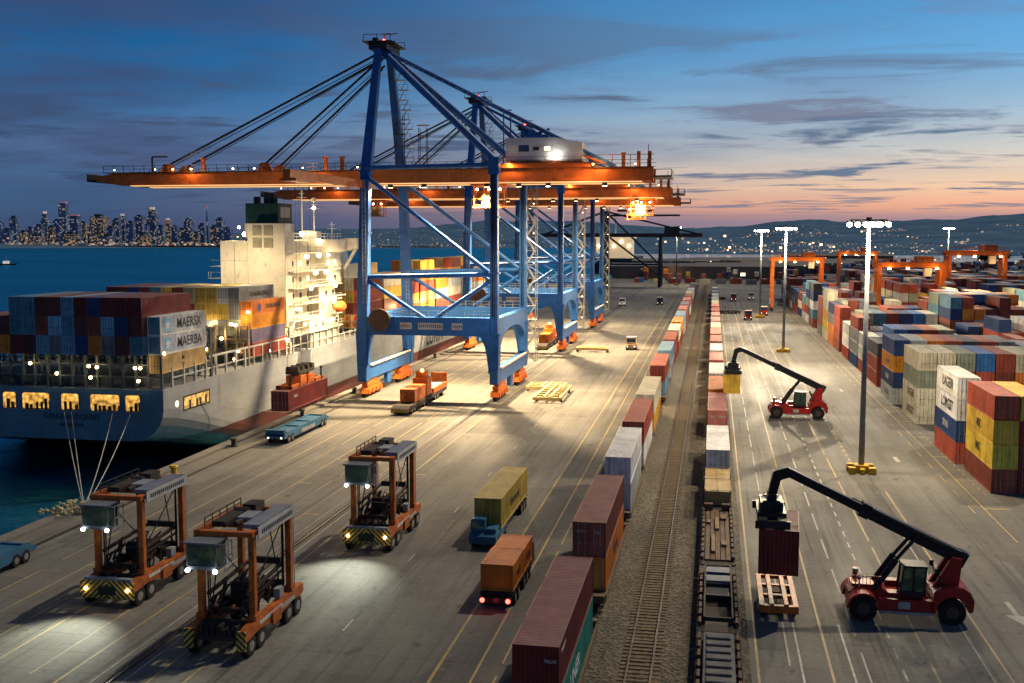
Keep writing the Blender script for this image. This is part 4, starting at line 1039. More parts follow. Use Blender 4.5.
for x in (-69, -75.3, -80, -83.6): point('ship_floodlight', (x, 119.9, 11.4), 90, (1, .7, .3), .15)
for (x, y, z) in ((-67.3, 146.2, 15.0), (-72.0, 146.2, 14.2), (-78, 146.0, 15.0)): point('ship_floodlight', (x, y, z), 260, (1, .76, .42), .2)
lb = MB(); lb.ball((0, 0, 0), 1, 0, 7)
lo = lb.build('lifeboat', buoy, ship, (-64.9, 182, 14.6), smooth=True); lo.scale = (.95, 2.6, 1.05)
lb = MB()
for y in (179.6, 184.4): lb.bar((-66.6, y, 16.4), (-64.6, y, 16.6), .22); lb.bar((-66.4, y, 13.2), (-66.4, y, 16.4), .2)
lb.build('davit', white, ship)
sm = MB()
for x in (-76.2, -73.9): sm.box(x, x + .06, 163.95, 163.99, DK + 2, 26)
for z_ in (14, 19, 23): sm.box(A0 + .1, -73.6, 163.95, 163.99, z_, z_ + .05)
sm.build('panel_seam', paint('seam_grey', (.3, .27, .2)), ship)
for (x, z_) in ((-77.5, 12.2), (-75, 12.2), (-70.5, 15.5)):
    sm = MB(); sm.box(x, x + .9, 163.1 if x > -73 else 163.9, 163.19 if x > -73 else 163.99, z_, z_ + 2); sm.build('door', paint('door_grey', (.2, .2, .18)), ship)
# hanging stern gear of small pipes beside port wing
dt = MB()
for k in range(6): z_ = 12 + k * 2; dt.box(-84.5 + k * .4, -80.4, 168, 174, z_ - .08, z_); dt.bar((-84.3 + k * .4, 168, z_), (-84.3 + k * .4, 168, z_ + 1), .06); dt.bar((-82.3, 168, z_), (-82.3, 168, z_ + 1), .06); dt.bar((-84.3 + k * .4, 168, z_ + 1), (-80.4, 168, z_ + 1), .05)
dt.build('outer_stair', cream, ship)
for (x, z) in ((-84.3, 12.6), (-83.6, 14.8), (-83.4, 16.6)): slamp(x, 167.8, z, .3)
# mooring ropes
def rope_(a, b_, label, sag=.6, r=.05):
    m = MB(); N = 10; P = []
    for k in range(N + 1):
        t = k / N; p = Vector(a).lerp(Vector(b_), t); p.z -= sag * 4 * t * (1 - t); P.append(p)
    for p, q in zip(P, P[1:]): m.tube(p, q, r, 6, cap=False)
    tag(m.build('mooring_rope', rope), label, 'rope', 'ropes mooring the ship')
rope_((-79.4, 120.9, 5.1), (-60.25, 94.25, .7), 'pale stern rope nearest the ship corner seen from the water, outermost of four')
rope_((-78.4, 120.9, 5.1), (-60.2, 94.3, .75), 'pale stern rope beside the outermost one, under the wide mooring opening')
rope_((-72.8, 120.9, 5.1), (-60.05, 94.3, .75), 'pale stern rope from the wide opening closer to the quay')
rope_((-70.4, 120.9, 5.1), (-59.95, 94.25, .7), 'pale stern rope innermost to the quay of the four')
rope_((-65.9, 131, 5.2), (-60.3, 152, .7), 'long dark mooring rope from the hull side opening along the quay', .4)

# net of pale floats beside the bollard
fl = MB()
for k in range(70): fl.ball((rr.gauss(0, .7), rr.gauss(0, 1.4), .12 + abs(rr.gauss(0, .3))), rr.uniform(.1, .2), 0, 4)
stuff(fl.build('float_net', paint('float_cream', (.5, .42, .2), .6), loc=(-61.7, 93.2, .28)))

# ------------------------------------------------------------------ ship-to-shore gantry cranes
def gantry():
    t = thing('gantry_crane', '', 'gantry crane')
    wx, lx, ny, fy = -10.3, 12.1, -13.5, 13.5
    apx, apz = -10.2, 59.6
    for (y, ay) in ((ny, -3.2), (fy, 3.0)):
        sg = 1 if y > 0 else -1; ky = y * .82
        m = MB(); m.bar((wx, y, 2.8), (wx, y, 11), 1.5, 1.7, 1.9, 2.0); m.bar((wx, y, 11), (wx, ky, 36.5), 1.75, 1.7, 1.5, 1.5); m.bar((wx, ky, 36.5), (apx, ay, apz), 1.7, 1.5, 1.1, 1.1)
        m.build('leg', blue, t)
        m = MB(); m.bar((lx, y, 2.8), (lx, y, 11), 1.3, 1.5, 1.7, 1.7); m.bar((lx, y, 11), (lx, y, 39.2), 1.25, 1.4, 1.2, 1.3); m.box(lx - .85, lx + .85, y - .9, y + .9, 36.8, 39.6); m.build('leg', blue if sg < 0 else bluep, t)
        # portal beam with curved haunches
        P = [(wx + .9, 13.7), (wx + .9, 5.6)]
        for q in range(9): a = q / 8; P.append((wx + .9 + .1 + .9 * a ** 1.6, 5.6 + 5.1 * math.sin(a * PI / 2)))
        for q in range(8, -1, -1): a = q / 8; P.append((lx - .7 - .2 - 1.7 * a ** 1.5, 4.6 + 6.1 * math.sin(a * PI / 2)))
        P += [(lx - .7, 4.6), (lx - .7, 13.7)]
        m = MB(); m.prism(P, 1, y - .75, y + .75); m.build('portal_beam', blue if sg < 0 else bluep, t)
        for (a, b_, w_) in (((wx, ky, 37), (lx, y, 20.4), .75), ((wx, y * .94, 20.2), (lx, y, 20.8), .85), ((wx, y * .94, 20.0), (.2, y, 13.6), .7), ((lx, y, 20.2), (2.2, y, 13.6), .7), ((wx, ky, 38.3), (lx, y, 38.4), .8)):
            m = MB(); m.tube(a, b_, w_ / 2, 10); m.build('brace', blue if sg < 0 else bluep, t)
        m = MB(); m.tube((apx, ay * .7, apz - .6), (lx, y, 39.2), .62, 12); m.build('brace', blue, t)
        m = MB(); xx = wx + 1
        while xx < lx - .6: m.box(xx - .04, xx + .04, y - .72, y - .64, 13.7, 14.8); xx += 1.5
        for h_ in (14.25, 14.8): m.box(wx + .9, lx - .6, y - .71, y - .65, h_ - .04, h_ + .03)
        m.build('railing', steel, t)
        for (px_, py_, pz_, rr_) in ((wx, y, 11.0, 2.2), (wx, ky * 1.06, 27.5, 1.85), (lx, y, 11.0, 2.0), (lx, y, 21.0, 1.75), (lx, y, 30.0, 1.7)):
            m = MB(); m.box(px_ - rr_ / 2, px_ + rr_ / 2, py_ - rr_ / 2, py_ + rr_ / 2, pz_ - .12, pz_ + .12); m.build('flange', blue, t)
        m = MB(); m.box(lx - .3, lx - .05, y - .85, y - .72, 14, 37); m.box(lx + .1, lx + .2, y - .82, y - .72, 14, 37); m.build('cable_duct', dark, t)
        m = MB()
        for q in range(28): m.box(wx + .2, wx + .75, y * .95 - 1.05, y * .95 - .99, 14.5 + q * .75, 14.56 + q * .75)
        m.box(wx + .18, wx + .24, y * .95 - 1.05, y * .95 - .99, 14, 36); m.box(wx + .72, wx + .78, y * .95 - 1.05, y * .95 - .99, 14, 36); m.build('access_ladder', steel, t)
        # haunch plates and sill along the quay
    for x in (wx, lx):
        P = [(ny + .8, 13.6), (ny + .8, 5.2)]
        for q in range(11): a = PI * q / 10; P.append((-math.cos(a) * (fy - 1.6), 5.6 + 5.9 * math.sin(a) ** .5))
        P += [(fy - .8, 5.2), (fy - .8, 13.6)]
        m = MB(); m.prism(P, 0, x - .6, x + .6); m.build('arched_beam', bluep, t)
        m = MB(); m.box(x - .65, x + .65, ny - 1, fy + 1, 3.0, 5.2); m.build('sill_beam', bluep, t)
        m = MB(); m.box(x + .5, x + .95, ny + 1.5, fy - 1.5, 5.2, 5.45); m.build('walk_edge', cream, t)
        for yc in (-9.6, 9.6):
            m = MB(); m.box(x - .5, x + .5, yc - 3.4, yc + 3.4, 1.75, 2.3); m.prism([(yc - 3.2, 2.3), (yc + 3.2, 2.3), (yc + .8, 3.0), (yc - .8, 3.0)], 0, x - .45, x + .45); m.prism([(yc - 4.4, .7), (yc + 4.4, .7), (yc + 3.9, 1.5), (yc + .9, 1.72), (yc - .9, 1.72), (yc - 3.9, 1.5)], 0, x - .7, x + .7)
            m.box(x - .3, x + .3, yc - .5, yc + .5, 2.6, 3.0)
            for q in (-3.2, -1.1, 1.1, 3.2): m.box(x - .85, x + .85, yc + q - .35, yc + q + .35, .55, 1.35)
            bg = m.build('bogie', orange2, t)
            for q in (-3.7, -2.6, -1.5, -.5, .5, 1.5, 2.6, 3.7):
                m = MB(); m.tube((x - .28, yc + q, .48), (x + .28, yc + q, .48), .46, 14); m.build('wheel', grease, bg)
        m = MB(); m.box(x - .35, x + .35, -1.1, 1.1, .9, 3.0); m.build('storm_anchor', bluep, t)
    # boom
    for y in (-3.4, 3.4):
        m = MB(); m.prism([(-64, 37.0), (-59, 36.1), (37, 36.1), (37, 38.4), (-60, 38.4), (-64, 37.6)], 1, y - .7, y + .7)
        bg = m.build('boom_girder', boomc, t)
        m = MB(); m.box(-57, 35, y - .86, y + .86, 35.98, 36.09); m.build('lower_flange_glow', strip, bg)  # lit underside painted as a glowing strip
        m = MB(); x = -66
        yy = y + (1.2 if y > 0 else -1.2)
        x = -62
        while x < 37.5: m.box(x - .04, x + .04, yy - .04, yy + .04, 38.4, 39.6); x += 2
        for h_ in (39.0, 39.6): m.box(-62, 37, yy - .04, yy + .04, h_ - .04, h_ + .03)
        m.box(-62, 37, min(yy, y), max(yy, y), 38.32, 38.42)
        m.build('railing', grease, bg)
        x = -66
    m = MB(); x = -62
    while x < 37: m.box(x - .25, x + .25, -2.7, 2.7, 37, 37.7); x += 6.5
    m.build('cross_tie', boomc, t)
    m = MB(); m.box(-65.6, -63.6, -4.2, 4.2, 36.8, 37.2); m.box(-65.6, -65.4, -4.2, 4.2, 37.2, 38.2); m.build('boom_nose', grease, t)
    for xx in (-50.2, -31.6):
        for y in (-3.4, 3.4):
            m = MB(); m.prism([(xx - 1.3, 38.4), (xx + 1.8, 38.4), (xx + .8, 39.9), (xx - .4, 39.9)], 1, y - .4, y + .4); m.build('stay_bracket', boomc, t)
            m = MB(); m.tube((xx, y, 39.5), (apx - .6, y * .6, apz - (1.2 if xx < -40 else 2.6)), .2, 8); m.build('forestay', dark, t)
            m = MB(); m.tube((xx + .7, y, 39.3), (apx - .6, y * .3, apz - (1.8 if xx < -40 else 3.4)), .07, 6); m.build('forestay', dark, t)
    m = MB(); m.bar((-53, -3.4, 38.4), (-53, -3.4, 41.2), .25); m.bar((-53, -3.4, 41.2), (-50, -3.4, 41.2), .25); m.build('davit', grease, t)
    for xx in (-43, -20, -17, 21.5, 32):
        m = MB(); m.box(xx - .3, xx + .3, -3.9, -3.3, 38.4, 40.6); m.box(xx - .45, xx + .45, -4, -3.2, 40.6, 40.8); m.build('end_post', boomc, t)
    for xx in (-60, -52, -48.5, -45, -37, -33, -24, -14, -6, 2, 9, 27, 34):
        m = MB(); m.ball((xx, -4.4, 38.9), .15, 0, 5); m.build('boom_light', lamp_y, t)
    for y in (-3.2, 3.2):
        m = MB(); m.tube((apx, y * .6, apz - .4), (30.5, y, 38.6), .36, 10); m.build('backstay', blue, t)
        m = MB(); m.bar((18, y, 43), (30.5, y, 38.6), .3); m.build('brace', boomc, t)
    # apex head
    m = MB(); m.box(apx - 1.6, apx + 1.6, -4, 4, apz - .7, apz + .5); m.box(apx - 2.6, apx + 2.6, -4.6, 4.6, apz + .5, apz + .62)
    for xx in (-2.4, 0, 2.4):
        for y in (-4.4, 4.4): m.bar((apx + xx, y, apz + .62), (apx + xx, y, apz + 1.7), .09)
    for y in (-4.4, 4.4): m.bar((apx - 2.4, y, apz + 1.7), (apx + 2.4, y, apz + 1.7), .09)
    for (xx, y) in ((-1, -2), (1, 1.5), (-.5, 2.5)): m.tube((apx + xx, y, apz + .6), (apx + xx, y, apz + 1.5), .55, 12)
    hd = m.build('mast_head', dark, t)
    m = MB(); m.tube((apx, 0, apz + .6), (apx, 0, apz + 2.2), .1, 6); m.bar((apx - .4, 0, apz + 2.3), (apx + 2.4, 0, apz + 2.5), .14); m.build('crane_jib', red, hd)
    m = MB(); m.ball((apx, -.3, apz + 1.3), .3, 0, 5); m.build('warning_light', lamp_r, hd)
    # ladder with landings up the far mast
    m = MB()
    for k in range(12):
        f_ = k / 12; z = 38 + 20 * f_; y = 11 + (3 - 11) * f_; x = wx + 1.6 + .5 * (k % 2)
        m.box(x - .9, x + .9, y - .6, y + .6, z, z + .08); m.bar((x + .9, y - .6, z), (x + .9, y - .6, z + 1), .06); m.bar((x - .9, y - .6, z), (x - .9, y - .6, z + 1), .06); m.bar((x - .9, y - .6, z + 1), (x + .9, y - .6, z + 1), .06)
        if k < 11: m.bar((x - .6, y, z), (x + .6, y - .6, z + 1.75), .1)
    m.build('access_ladder', steel, t)
    # platforms and lamp frames above the boom by the seaward mast
    m = MB()
    for (x, y) in ((-7, -2), (-3.6, 1)):
        for a in (-.7, .7): m.bar((x + a, y - .5, 38.4), (x + a, y - .5, 46.5 - .6 * y), .1); m.bar((x + a, y + .5, 38.4), (x + a, y + .5, 46.5 - .6 * y), .1)
        for z in (40.5, 42.5, 44.5, 46.3): m.box(x - 1, x + 1, y - .8, y + .8, z, z + .08)
    m.build('lattice_tower', dark, t)
    # machinery house
    m = MB(); m.prism([(12.2, 39.5), (25.2, 39.5), (25.2, 42.5), (20.5, 43.4), (12.2, 43.4)], 1, -4.4, 4.4)
    mh = m.build('machinery_house', whiteh, t)
    m = MB(); m.box(14.4, 16.2, -4.43, -4.4, 41.1, 42.2); m.build('window', paint('window_blue', (.02, .05, .12), .2), mh)
    m = MB(); m.box(16.6, 20.4, -4.43, -4.4, 41.0, 42.2); m.box(16.9, 17.9, -4.46, -4.43, 41.3, 41.9, 1); m.box(18.8, 19.8, -4.46, -4.43, 41.3, 41.9, 2); m.build('window', [signw, dark, winlit], mh)
    m = MB(); m.box(11, 27, -5.6, 5.6, 38.9, 39.15)
    for x in range(11, 27, 2): m.box(x - .03, x + .03, -5.5, -5.44, 39.15, 40.2)
    m.box(11, 27, -5.5, -5.44, 40.15, 40.22); m.box(11, 27, -5.5, -5.44, 39.65, 39.7)
    m.box(11.2, 26.5, -5.0, 5.0, 38.4, 38.9); m.box(12.4, 25, -4.2, 4.2, 39.15, 39.5)
    m.build('house_platform', boomc, t)
    m = MB(); m.box(15.5, 19, -1.5, 1.5, 43.4, 44.2); m.bar((16, 0, 44.2), (19, 0, 45.2), .4); m.bar((17.5, 0, 44.2), (17.5, 0, 45.6), .35); m.tube((16.2, -1, 44.6), (16.2, 1, 44.6), .55, 10); m.bar((12.6, -2, 43.4), (12.6, -2, 48), .22); m.bar((11.4, -2, 39.15), (11.4, -2, 48.6), .18); m.bar((11.4, -2, 48.3), (12.8, -2, 48.3), .18); m.build('roof_hoist', blue, mh)
    m = MB(); m.tube((20.6, -5.6, 40.2), (20.6, -5.4, 40.2), .4, 12); m.build('floodlight', lamp_w, mh)
    m = MB()
    for x in range(24, 37, 3): m.box(x, x + .12, -2.8, -2.7, 38.4, 42.2 if x > 35 else 40.6)
    m.box(24, 37, -2.8, -2.7, 40.5, 40.6)
    for x in (34.2, 36.0): m.box(x, x + .6, -3.8, -2.9, 38.4, 41.0)
    m.build('rope_sheaves', boomc, t)
    m = MB(); m.box(37, 40.0, -4.6, 4.6, 36.7, 36.95); m.box(39.9, 40, -4.6, 4.6, 36.95, 38); m.box(37, 40, -4.6, -4.5, 37.9, 38); m.build('end_platform', grease, t)
    # cable reel, boards, stair tower
    m = MB(); m.tube((-7.1, ny - 1.35, 13.2), (-7.1, ny - .85, 13.2), 1.85, 26); m.tube((-7.1, ny - 1.42, 13.2), (-7.1, ny - 1.34, 13.2), .8, 16)
    for q in range(16): a = 2 * PI * q / 16; m.bar((-7.1 + .8 * math.cos(a), ny - 1.38, 13.2 + .8 * math.sin(a)), (-7.1 + 1.9 * math.cos(a), ny - 1.38, 13.2 + 1.9 * math.sin(a)), .06)
    m.build('cable_reel', paint('reel_brown', (.10, .06, .04), .6, dscale=2), t)
    for (xa, xb) in ((-3.7, -1.7), (-.6, 3.6), (5.1, 6.9)):
        m = MB(); m.box(xa, xb, ny - .8, ny - .75, 11.7, 12.8)
        sb = m.build('sign_board', signw, t)
        m = MB(); x = xa + .15
        while x < xb - .2: m.box(x, x + .22, ny - .815, ny - .8, 11.95 + .1 * hash01(x), 12.5); x += .34
        m.build('lettering', paint('faded_ink', (.12, .14, .2)), sb)
    m = MB(); sx, sy = 13.2, fy + 2.6
    for (a, b_) in ((-1, -1), (1, -1), (1, 1), (-1, 1)): m.bar((sx + a, sy + b_, 3.2), (sx + a, sy + b_, 37), .12)
    z = 3.4; k = 0
    while z < 36.5:
        m.box(sx - 1, sx + 1, sy - 1, sy + 1, z, z + .07); m.bar((sx - .8 if k % 2 else sx + .8, sy - 1.02, z), (sx + .8 if k % 2 else sx - .8, sy - 1.02, z + 2.6), .18, .3)
        for q in (.5, 1.05): m.bar((sx - 1, sy - 1, z + q), (sx + 1, sy - 1, z + q), .05); m.bar((sx + 1, sy - 1, z + q), (sx + 1, sy + 1, z + q), .05)
        z += 2.6; k += 1
    st = m.build('stair_tower', paint('stair_cream', (.33, .33, .30), .5, rust=.2), t)
    for z in (6, 11.5, 17, 22, 27.5, 33):
        m = MB(); m.ball((sx + .6, sy - 1.12, z), .1, 0, 4); m.build('stair_light', glow('stair_lamp', (1, .8, .45), 14), st)
    # floodlights under the girders
    for (x, y) in ((-8, -4.6), (-2, -4.6), (9, -4.6), (14.5, -4.6), (19.5, -4.6), (29, -4.6)):
        m = MB(); m.box(x - .42, x + .42, y - .18, y + .18, 35.3, 35.9); fl_ = m.build('floodlight', dark, t)
        m = MB(); m.box(x - .4, x + .4, y - .16, y + .16, 35.24, 35.29); m.build('lamp', glow('flood_warm', (1, .72, .36), 9), fl_)
    return t
def trolley(parent, x):
    m = MB(); m.box(x - 3.2, x + 3.2, -4.2, 4.2, 35.5, 35.9); m.box(x - 2, x + 2, -2, 2, 36.2, 37.2)
    for a in (-2.6, -.9, .9, 2.6): m.bar((x + a, -3.8, 32), (x + a, -3.8, 35.5), .16); m.bar((x + a, -2, 32), (x + a, -2, 35.5), .16)
    for z in (32.2, 33.3, 34.4): m.box(x - 2.7, x + 2.7, -3.85, -3.75, z, z + .1)
    m.box(x - 2.8, x + 2.8, -4, -1.6, 31.8, 32.0)
    tr = m.build('trolley', orange2, parent)
    m = MB(); m.box(x - 1.3, x + 1.3, -3.6, -1.9, 32.0, 34.2); m.build('operator_cab', paint('cab_amber', (.6, .4, .15)), tr)
    for a in (-2, 0, 2):
        m = MB(); m.ball((x + a, -4.1, 34.9), .22, 0, 5); m.build('trolley_light', lamp_y, tr)
    return tr
crane = gantry()
CR = [(185.5, 'tallest looking blue gantry crane, first in the quay row, white house on its boom', 25.5), (262.5, 'blue gantry crane in the middle of the three on the quay', 30), (329.5, 'blue gantry crane farther along, last of the three on the quay', 24)]
for k, (y, lab, tx) in enumerate(CR):
    c_ = crane if k == 0 else copy_tree(crane)
    c_.location = (-47.0, y, 0); c_['label'] = lab; c_['group'] = 'blue gantry cranes on the quay'
    if k == 0: keep = c_
    CR[k] = (y, c_, tx)
for k, (y, c_, tx) in enumerate(CR):
    if k: trolley(c_, tx)
    else: trolley(c_, 9.2)
    if k == 1: trolley(c_, -44 + 8)
WARM = (1, .72, .40)
for k, (y, c_, tx) in enumerate(CR):
    for (x, p, tgt) in ((-8, 170000, (-50, -8)), (9, 460000, (-44, -16)), (19.5, 80000, (-31, 12)), (29, 40000, (-19, 8))):
        spot('crane_floodlight', (-47 + x, y - 5.2, 35.1), p * (.9, 1.0, .5)[k], WARM, 124, (tgt[0], y + tgt[1], 0), .9, .5)
    for (x, p) in ((-45, 700), (-22, 700), (13, 1100), (28, 900)): point('boom_lamp', (-47 + x, y - 5.6, 38.9), p, (1, .5, .16), .2)
    point('trolley_lamp', (-47 + tx, y - 6, 34.2), 1500, (1, .55, .18), .2)
    point('house_lamp', (-47 + 20.6, y - 6.6, 40.2), 25, (1, .85, .5), .2)
    spot('leg_floodlight', (-31, y - 26, 20), 4000, (.95, .9, .8), 90, (-48, y, 16), .8, .4)
spot('ship_side_floodlight', (-56.5, 176, 34.5), 60000, (1, .88, .68), 56, (-66, 136, 10), .9, .5)

# the older dark crane farther down the quay
od = thing('gantry_crane', 'old dark grey gantry crane far down the quay with lowered boom', 'gantry crane', (-42, 585, 0))
dg = paint('old_crane_grey', (.045, .06, .065), .6, rust=.4)
for x in (-15, 14):
    for y in (-9, 9): m = MB(); m.bar((x, y, 0), (x, y * .7, 40 if x < 0 else 28), 1.8, 1.8, 1.2, 1.2); m.build('leg', dg, od)
m = MB(); m.box(-60, 36, -2.5, 2.5, 26.4, 28.4)
m.build('boom_girder', paint('old_boom', (.10, .05, .04), .6), od)
for (a, b_) in (((-15, -7, 40), (14, -8, 12)), ((-15, -7, 28), (14, -8, 6)), ((-15, -6, 40), (34, -2, 28)), ((-15, -8, 12), (14, -8, 12)), ((-15, -7, 40), (-48, -2, 28))): m = MB(); m.bar(a, b_, .9); m.build('brace', dg, od)
m = MB(); m.box(-9, 10, -5, 5, 40, 41); m.box(-14, 24, -4, 4, 37.5, 38.4); m.build('upper_platform', dg, od)
m = MB(); m.box(16, 24, -3, 3, 28.4, 32); m.build('machinery_house', dg, od)

# ------------------------------------------------------------------ hanging container and spreader
HX, HY0, HZ = -57.8, 137.5, 3.2
cont(HX, HY0, HZ, 'burgundy', 'burgundy container hanging from orange spreader beside the ship hull', None, L=15.2, W=2.5, Hh=2.75, must=True, parts=True, txt=[('HELIX', '+x', .5, inkw, .4, -4.9, 1)])
sp_ = thing('lifting_spreader', 'orange and rust lifting spreader hung on ropes holding the burgundy container', 'spreader', (HX, HY0 + 7.6, HZ + 2.76))
m = MB()
for s in (-1, 1): m.box(s * 1.0, s * .7, -6.0, 6.0, .1, .5)
for y in (-6.0, -3, 0, 3, 5.7): m.box(-1.2, 1.2, y, y + .3, .02, .5)
m.build('frame', orange, sp_)
m = MB(); m.box(-1.1, 1.1, -2.6, -.4, .5, 1.5); m.box(-1.1, 1.1, .3, 2.8, .5, 1.3); m.build('motor_housing', boomc, sp_)
m = MB()
m.box(-1.0, 1.0, -3.0, 3.0, 1.7, 2.1)
for y in (-2.7, -1, 1, 2.7):
    m.tube((-.9, y, 2.3), (.9, y, 2.3), .5, 10)
    m.box(-.2, .2, y - .2, y + .2, 1.3, 1.8)
m.build('headblock', grease, sp_)
for y in (-5.9, 5.9): m = MB(); m.tube((.9, y, .4), (.9, y, 1.6), .12, 8); m.ball((.9, y, 1.75), .22, 0, 4); m.build('guide_post', dark, sp_)
for (x, y) in ((-.8, -2.7), (.8, -2.7), (-.8, 2.7), (.8, 2.7)): m = MB(); m.tube((x, y, 2.3), (x, y, 29), .018, 5); m.build('hoist_rope', grease, sp_)
m = MB(); m.box(-.5, .5, -3.6, 34.0, 29, 30.2); m.box(-1.2, 1.2, -3.2, 3.2, 28.6, 29); m.build('hoist_beam', boomc, sp_)
for z in (.3,): point('spreader_lamp', (HX + 3.2, HY0 + 2, 9.5), 500, (1, .6, .3), .3)

# ------------------------------------------------------------------ vehicles
def wheel(parent, x, y, r, w, hm=hub, axis=0, name='wheel', hubx=1):
    m = MB()
    a = (x - w / 2, y, r) if axis == 0 else (x, y - w / 2, r); b_ = (x + w / 2, y, r) if axis == 0 else (x, y + w / 2, r)
    A = Vector(a); B = Vector(b_); d = (B - A)
    m.tube(A, B, r, 20); m.tube(A - d * .04, A, r * .86, 20); m.tube(B, B + d * .04, r * .86, 20)
    wo = m.build(name, rubber, parent, smooth=False)
    m = MB(); m.tube(A - d * .07, B + d * .07, r * .48, 14); m.tube(A - d * .12, B + d * .12, r * .2, 10); m.build('hub', hm, wo)
    return wo
def straddle(panel):
    t = thing('straddle_carrier', '', 'straddle carrier')
    for s in (-1, 1):
        m = MB(); x0, x1 = sorted((s * 1.55, s * 2.15))
        m.prism([(-4.9, 1.25), (-4.9, 1.95), (-3.4, 2.2), (4.9, 2.2), (5.0, 1.6), (4.6, 1.35), (2.9, 1.45), (.6, 1.15), (-.6, 1.15), (-2.6, 1.45)], 0, x0, x1)
        for y in (-3.95, -2.05, 2.05, 3.95): m.box(s * 1.7, s * 2.0, y - .12, y + .12, .55, 1.3)
        m.box(s * 2.15, s * 2.3, -.9, .6, 1.0, 1.9)
        m.build('side_frame', orange, t, bev=.03)
        for y in (-3.95, -2.35, 2.3, 3.95): wheel(t, s * 1.85, y, .74, .5)
        for (y, y2) in ((-3.0, -3.0), (3.1, 3.1)):
            m = MB(); m.bar((s * 1.85, y, 2.25), (s * 1.85, y2, 8.2), .40, .46); m.box(s * 1.55, s * 2.15, y - .36, y + .36, 2.2, 2.6); m.build('leg', orange, t, bev=.03)
        m = MB(); m.box(s * 1.6, s * 2.1, -3.5, 3.55, 8.2, 8.6); m.build('top_beam', orange, t, bev=.03)
        m = MB(); m.box(s * 2.16, s * 2.19, .5, 3.2, 1.55, 1.85)
        m.build('lettering_plate', signw, t)
        m = MB()
        for q in range(9): y = -2.7 + q * .42; m.box(s * 2.155, s * 2.175, y, y + .33, 1.75, 2.02)
        m.build('lettering', inkw, t)
    for y in (-3.4, -1.2, 1.1, 3.1): m = MB(); m.box(-1.6, 1.6, y, y + .4, 8.2, 8.55); m.build('cross_beam', boomc, t)
    m = MB(); m.box(-1.3, -.3, -2.4, .5, 8.55, 8.95); m.box(-.9, .1, 1.5, 3, 8.55, 9.15); m.tube((-1.2, 1, 8.75), (-.2, 1, 8.75), .35, 10); m.tube((.2, -2, 8.7), (.2, .6, 8.7), .2, 8)
    for q in range(6): m.bar((-1.5, -3 + q * 1.1, 8.65), (-1.5, -3 + q * 1.1, 9.35), .06)
    m.bar((-1.5, -3, 9.35), (-1.5, 2.5, 9.35), .06); m.bar((-1.5, -3, 9), (-1.5, 2.5, 9), .05)
    m.build('hoist_gear', grease, t)
    m = MB(); m.box(-.2, .9, -.9, .9, 8.57, 8.9); m.build('top_cover', steel, t)
    m = MB(); m.box(1.0, 2.2, -2.6, 3.0, 8.6, 8.9); m.build('engine_cover', paint('cover_bluegrey', (.15, .165, .20), .4), t, bev=.03)
    m = MB(); m.box(2.22, 2.3, -2.9, 3.3, 8, 8.8); sb = m.build('sign_board', signw, t)
    m = MB(); y = -2.4
    for q in range(17):
        m.box(2.3, 2.312, y, y + .2, 8.23, 8.55)
        y += .31
    m.build('lettering', inkm, sb)
    # cab
    cx0, cx1, cy0, cy1, cz0, cz1 = -2.0, .15, -4.75, -3.4, 6.2, 8.05
    m = MB(); m.box(cx0, cx1, cy0, cy1, cz0, cz0 + .25); m.box(cx0 - .1, cx1 + .1, cy0 - .25, cy1 + .1, cz1 + .003, cz1 + .12)
    for x in (cx0, cx1 - .1):
        for y in (cy0, cy1 - .1): m.box(x, x + .1, y, y + .1, cz0, cz1)
    m.box(cx0, cx1, cy1 - .1, cy1 - .02, cz0, cz1)
    cab = m.build('cab', paint('cab_grey', (.17, .18, .19), .45, rust=.3), t)
    m = MB(); m.box(cx0 + .06, cx1 - .06, cy0 + .04, cy1 - .12, cz0 + .25, cz1 - .01); m.build('cab_window', glass, cab)
    m = MB(); m.box(-1.2, -.6, cy0 + .5, cy0 + .9, cz0 + .25, cz0 + 1.3); m.build('cab_seat', dark, cab)
    m = MB()
    for y in (cy0 + .1, cy0 + .7, cy0 + 1.25): m.bar((cx1 + .5, y, cz0 - .1), (cx1 + .5, y, cz1), .05)
    for z in (cz0, cz0 + .9, cz1): m.bar((cx1 + .5, cy0 + .1, z), (cx1 + .5, cy0 + 1.25, z), .05)
    for y in (cy0 + .1, cy0 + 1.25): m.bar((cx1, y, cz1 - .05), (cx1 + .5, y, cz1 - .05), .05)
    m.build('cab_ladder', steel, cab)
    m = MB()
    for q in range(15): m.box(1.62, 2.08, 3.45, 3.5, 2.6 + .38 * q, 2.64 + .38 * q)
    m.box(1.6, 1.64, 3.43, 3.52, 2.5, 8.2); m.box(2.06, 2.1, 3.43, 3.52, 2.5, 8.2); m.build('leg_ladder', steel, t)
    for (xa, ya) in ((1.55, -2.66), (-1.55, -2.66), (1.55, 2.75)):
        m = MB(); m.tube((xa, ya, 2.3), (xa, ya, 8.1), .06, 6); m.tube((xa * .92, ya, 2.3), (xa * .92, ya + .1, 8.1), .05, 6); m.build('hydraulic_hose', rubber, t)
    m = MB(); m.box(cx0, cx1, cy1, -3.0, cz1 - .2, cz1 + .15); m.build('cab_bracket', boomc, t)
    for x in (cx0 + .15, cx1 - .05):
        m = MB(); m.ball((x, cy0 - .12, cz0 - .02), .16, 0, 6); m.build('headlight', lamp_c, cab)
    # spreader and hoses between the legs
    m = MB()
    for s in (-1, 1): m.box(s * .95, s * .7, -3.2, 3.2, 2.5, 2.85); m.bar((s * 1.4, -3.0, 3.9), (s * 1.3, 3.1, 4.3), .22)
    for y in (-3.2, -1, 1, 2.9): m.box(-1.3, 1.3, y, y + .3, 2.6, 3.0)
